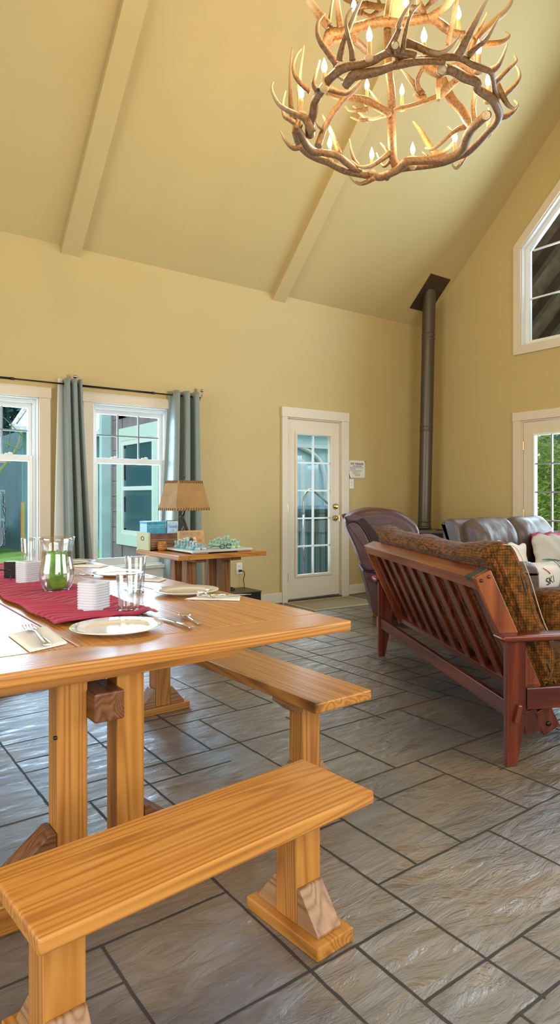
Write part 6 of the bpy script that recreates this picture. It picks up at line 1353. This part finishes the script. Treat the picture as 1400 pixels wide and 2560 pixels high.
def pil(name, label, loc, rot, w_, h_, th, m, group='pillows on the loveseat', **k):
    t = thing(name, label, 'pillow', loc, 0, group); t.rotation_euler = rot
    part('cover', pillow_mb(w_, h_, th, **k), m, t); return t
pil('throw_pillow', 'plain grey linen throw pillow with frilled edge on the loveseat', (5.17, 3.27, .735), (R_(-12), R_(2), R_(3)), .56, .26, .13, M['grey_fab'], wav=.014)
pil('throw_pillow', 'crimson throw pillow mostly hidden behind the grey linen pillow', (5.42, 3.42, .675), (R_(-14), 0, R_(4)), .62, .40, .10, M['red_fab'])
pil('throw_pillow', 'white cotton pillow peeking over the brown tweed mattress at left of loveseat', (4.70, 3.36, .615), (R_(-15), R_(8), R_(-10)), .40, .40, .13, M['white_fab'])
t = thing('ski_pillow', 'white pillow printed SKI with teal bands, lying at the loveseat front edge', 'pillow', (4.93, 3.15, .535), R_(-3))
b = MB(); b.sbox(.62, .30, .21, .5); part('cover', b, M['white_fab'], t)
text_mesh('lettering', 'SKI', .085, M['ink'], t, (-.175, -.1482, -.02), (R_(90), R_(-14), 0), sx=.9)
b = MB(); b.tube([(-.245, -.128, .085), (-.20, -.147, .055), (-.185, -.152, .035)], .0035, 6, sub=3); part('red_print', b, M['redink'], t)
def band(x0, m_):
    b = MB(); pts = []
    for k in range(15):
        a = R_(-100+k*14); pts.append((x0+.05*math.sin(k/14*2.2), -.152*max(-1, min(1, math.cos(a)*1.15)) if True else 0, .131*max(-1, min(1, math.sin(a)*1.1))))
    b.tube(pts, .0035, 6, sub=2); part('printed_band', b, m_, t)
band(-.09, M['teal_ink']); band(-.055, M['teal_ink']); band(-.02, M['brown_ink'])

# ------------------------------------------------------------------ antler chandelier
CC = Vector((2.92, 2.9, 3.5))
t = thing('antler_chandelier', 'large two-tier antler chandelier with lit candle bulbs, hanging on a chain', 'chandelier', CC)
rc = random.Random(9)
CAMP = Vector((0, 0, 1.2))
def antler_part(strands, stubs=()):
    b = MB()
    for tip, q in strands:
        k = len(q)//4
        pts = [Vector((q[4*i], q[4*i+1], q[4*i+2]))-CC for i in range(k)]; rad = [q[4*i+3]*rc.uniform(1.02, 1.18) for i in range(k)]
        b.mi = 0
        b.tube(pts, rad, 10, True, [(i/max(1, k-1) if tip else .15) for i in range(k)], sub=4)
    for p, r in stubs:
        p = Vector(p)-CC; d = (CAMP-CC-p).normalized(); b.mi = 0
        b.tube([p-d*.03, p+d*.005, p+d*.018, p+d*.03, p+d*.034], [r*.8, r, r*1.25, r*1.15, r], 14, False, [0, 0, 0, 0, 0])
        b.mi = 1; b.tube([p+d*.02, p+d*.0345], [r*.98, r*.98], 14, True, [0, 0])
    bmesh.ops.recalc_face_normals(b.b, faces=b.b.faces[:])
    return part('antler', b, [M['antler'], M['cut']], t)
STUB = {1: [1], 2: [2], 4: [3], 11: [4]}
for i, a in enumerate(ANTLERS):
    st = []
    def endp(s_): q = s_[1]; return (q[-4:-1], q[-1])
    def startp(s_): q = s_[1]; return (q[0:3], q[3])
    if i in (1, 2): st.append(endp(a[0]))
    if i == 4: st.append(endp(a[1]))
    antler_part(a, st)
# upper crown of antlers round the hub
for k in range(5):
    a0 = 2*PI*k/5+.3; q = []; n = 7
    for i in range(n):
        a = a0+i*.22; r = .30+.04*math.sin(i*1.4); q += [CC.x+r*math.cos(a), CC.y+r*math.sin(a), 4.42+.03*math.sin(i*2+k), .021-.0015*i]
    ss = [(0, q)]
    for i, u in ((2, .16), (4, .2), (6, .14)):
        x, y, z = q[4*i:4*i+3]; a = a0+i*.22
        ss.append((1, [x, y, z, .016, x+.08*math.cos(a), y+.08*math.sin(a), z+u*.4, .012, x+.10*math.cos(a+.2), y+.10*math.sin(a+.2), z+u, .004]))
    ss.append((0, [q[0], q[1], q[2], .018, CC.x+.15*math.cos(a0), CC.y+.15*math.sin(a0), 4.34, .016, CC.x+.05*math.cos(a0), CC.y+.05*math.sin(a0), 4.30, .016]))
    antler_part(ss)
b = MB(); b.lathe([(0, 4.16), (.035, 4.165), (.058, 4.19), (.060, 4.30), (.05, 4.36), (.055, 4.44), (.035, 4.5), (.012, 4.54), (0, 4.545)], 28, (0, 0, -CC.z)); part('hub', b, M['sleeve'], t)
b = MB(); z = 4.54-CC.z; i = 0; zt = ZR-CC.z-.1
while z < zt:
    pts = [Vector((.016*math.cos(a*PI/8)*(1 if i % 2 else 0), .016*math.cos(a*PI/8)*(0 if i % 2 else 1), z+.026*math.sin(a*PI/8)+.02)) for a in range(16)]
    b.tube(pts, .0045, 6, closed=True); z += .043; i += 1
part('chain', b, M['iron'], t)
b = MB(); b.lathe([(0, zt-.0), (.02, zt), (.065, zt+.06), (.07, zt+.09), (0, zt+.09)], 28); part('ceiling_canopy', b, M['iron'], t)
FC = Vector((1.0, .74, .42))
for p in CANDLES:
    c = Vector(p)-CC
    b = MB(); b.lathe([(0, -.125), (.013, -.125), (.0125, -.035), (.0105, -.032), (0, -.032)], 14, c); b.lathe([(0, -.135), (.02, -.132), (.028, -.118), (.027, -.116), (.012, -.124)], 16, c)
    cd = part('candle', b, M['sleeve'], t)
    b = MB(); b.lathe([(.006, -.034), (.0105, -.024), (.0165, -.006), (.0165, .006), (.012, .024), (.006, .04), (.002, .052), (0, .056)], 16, c); part('flame_bulb', b, M['bulb'], cd)
    l = bpy.data.lights.new('candle_bulb_light', 'POINT'); l.energy = CANDLE_W; l.color = FC; l.shadow_soft_size = .02
    lo = bpy.data.objects.new('candle_bulb_light', l); C.objects.link(lo); lo.parent = t; lo.location = c+Vector((0, 0, .085))
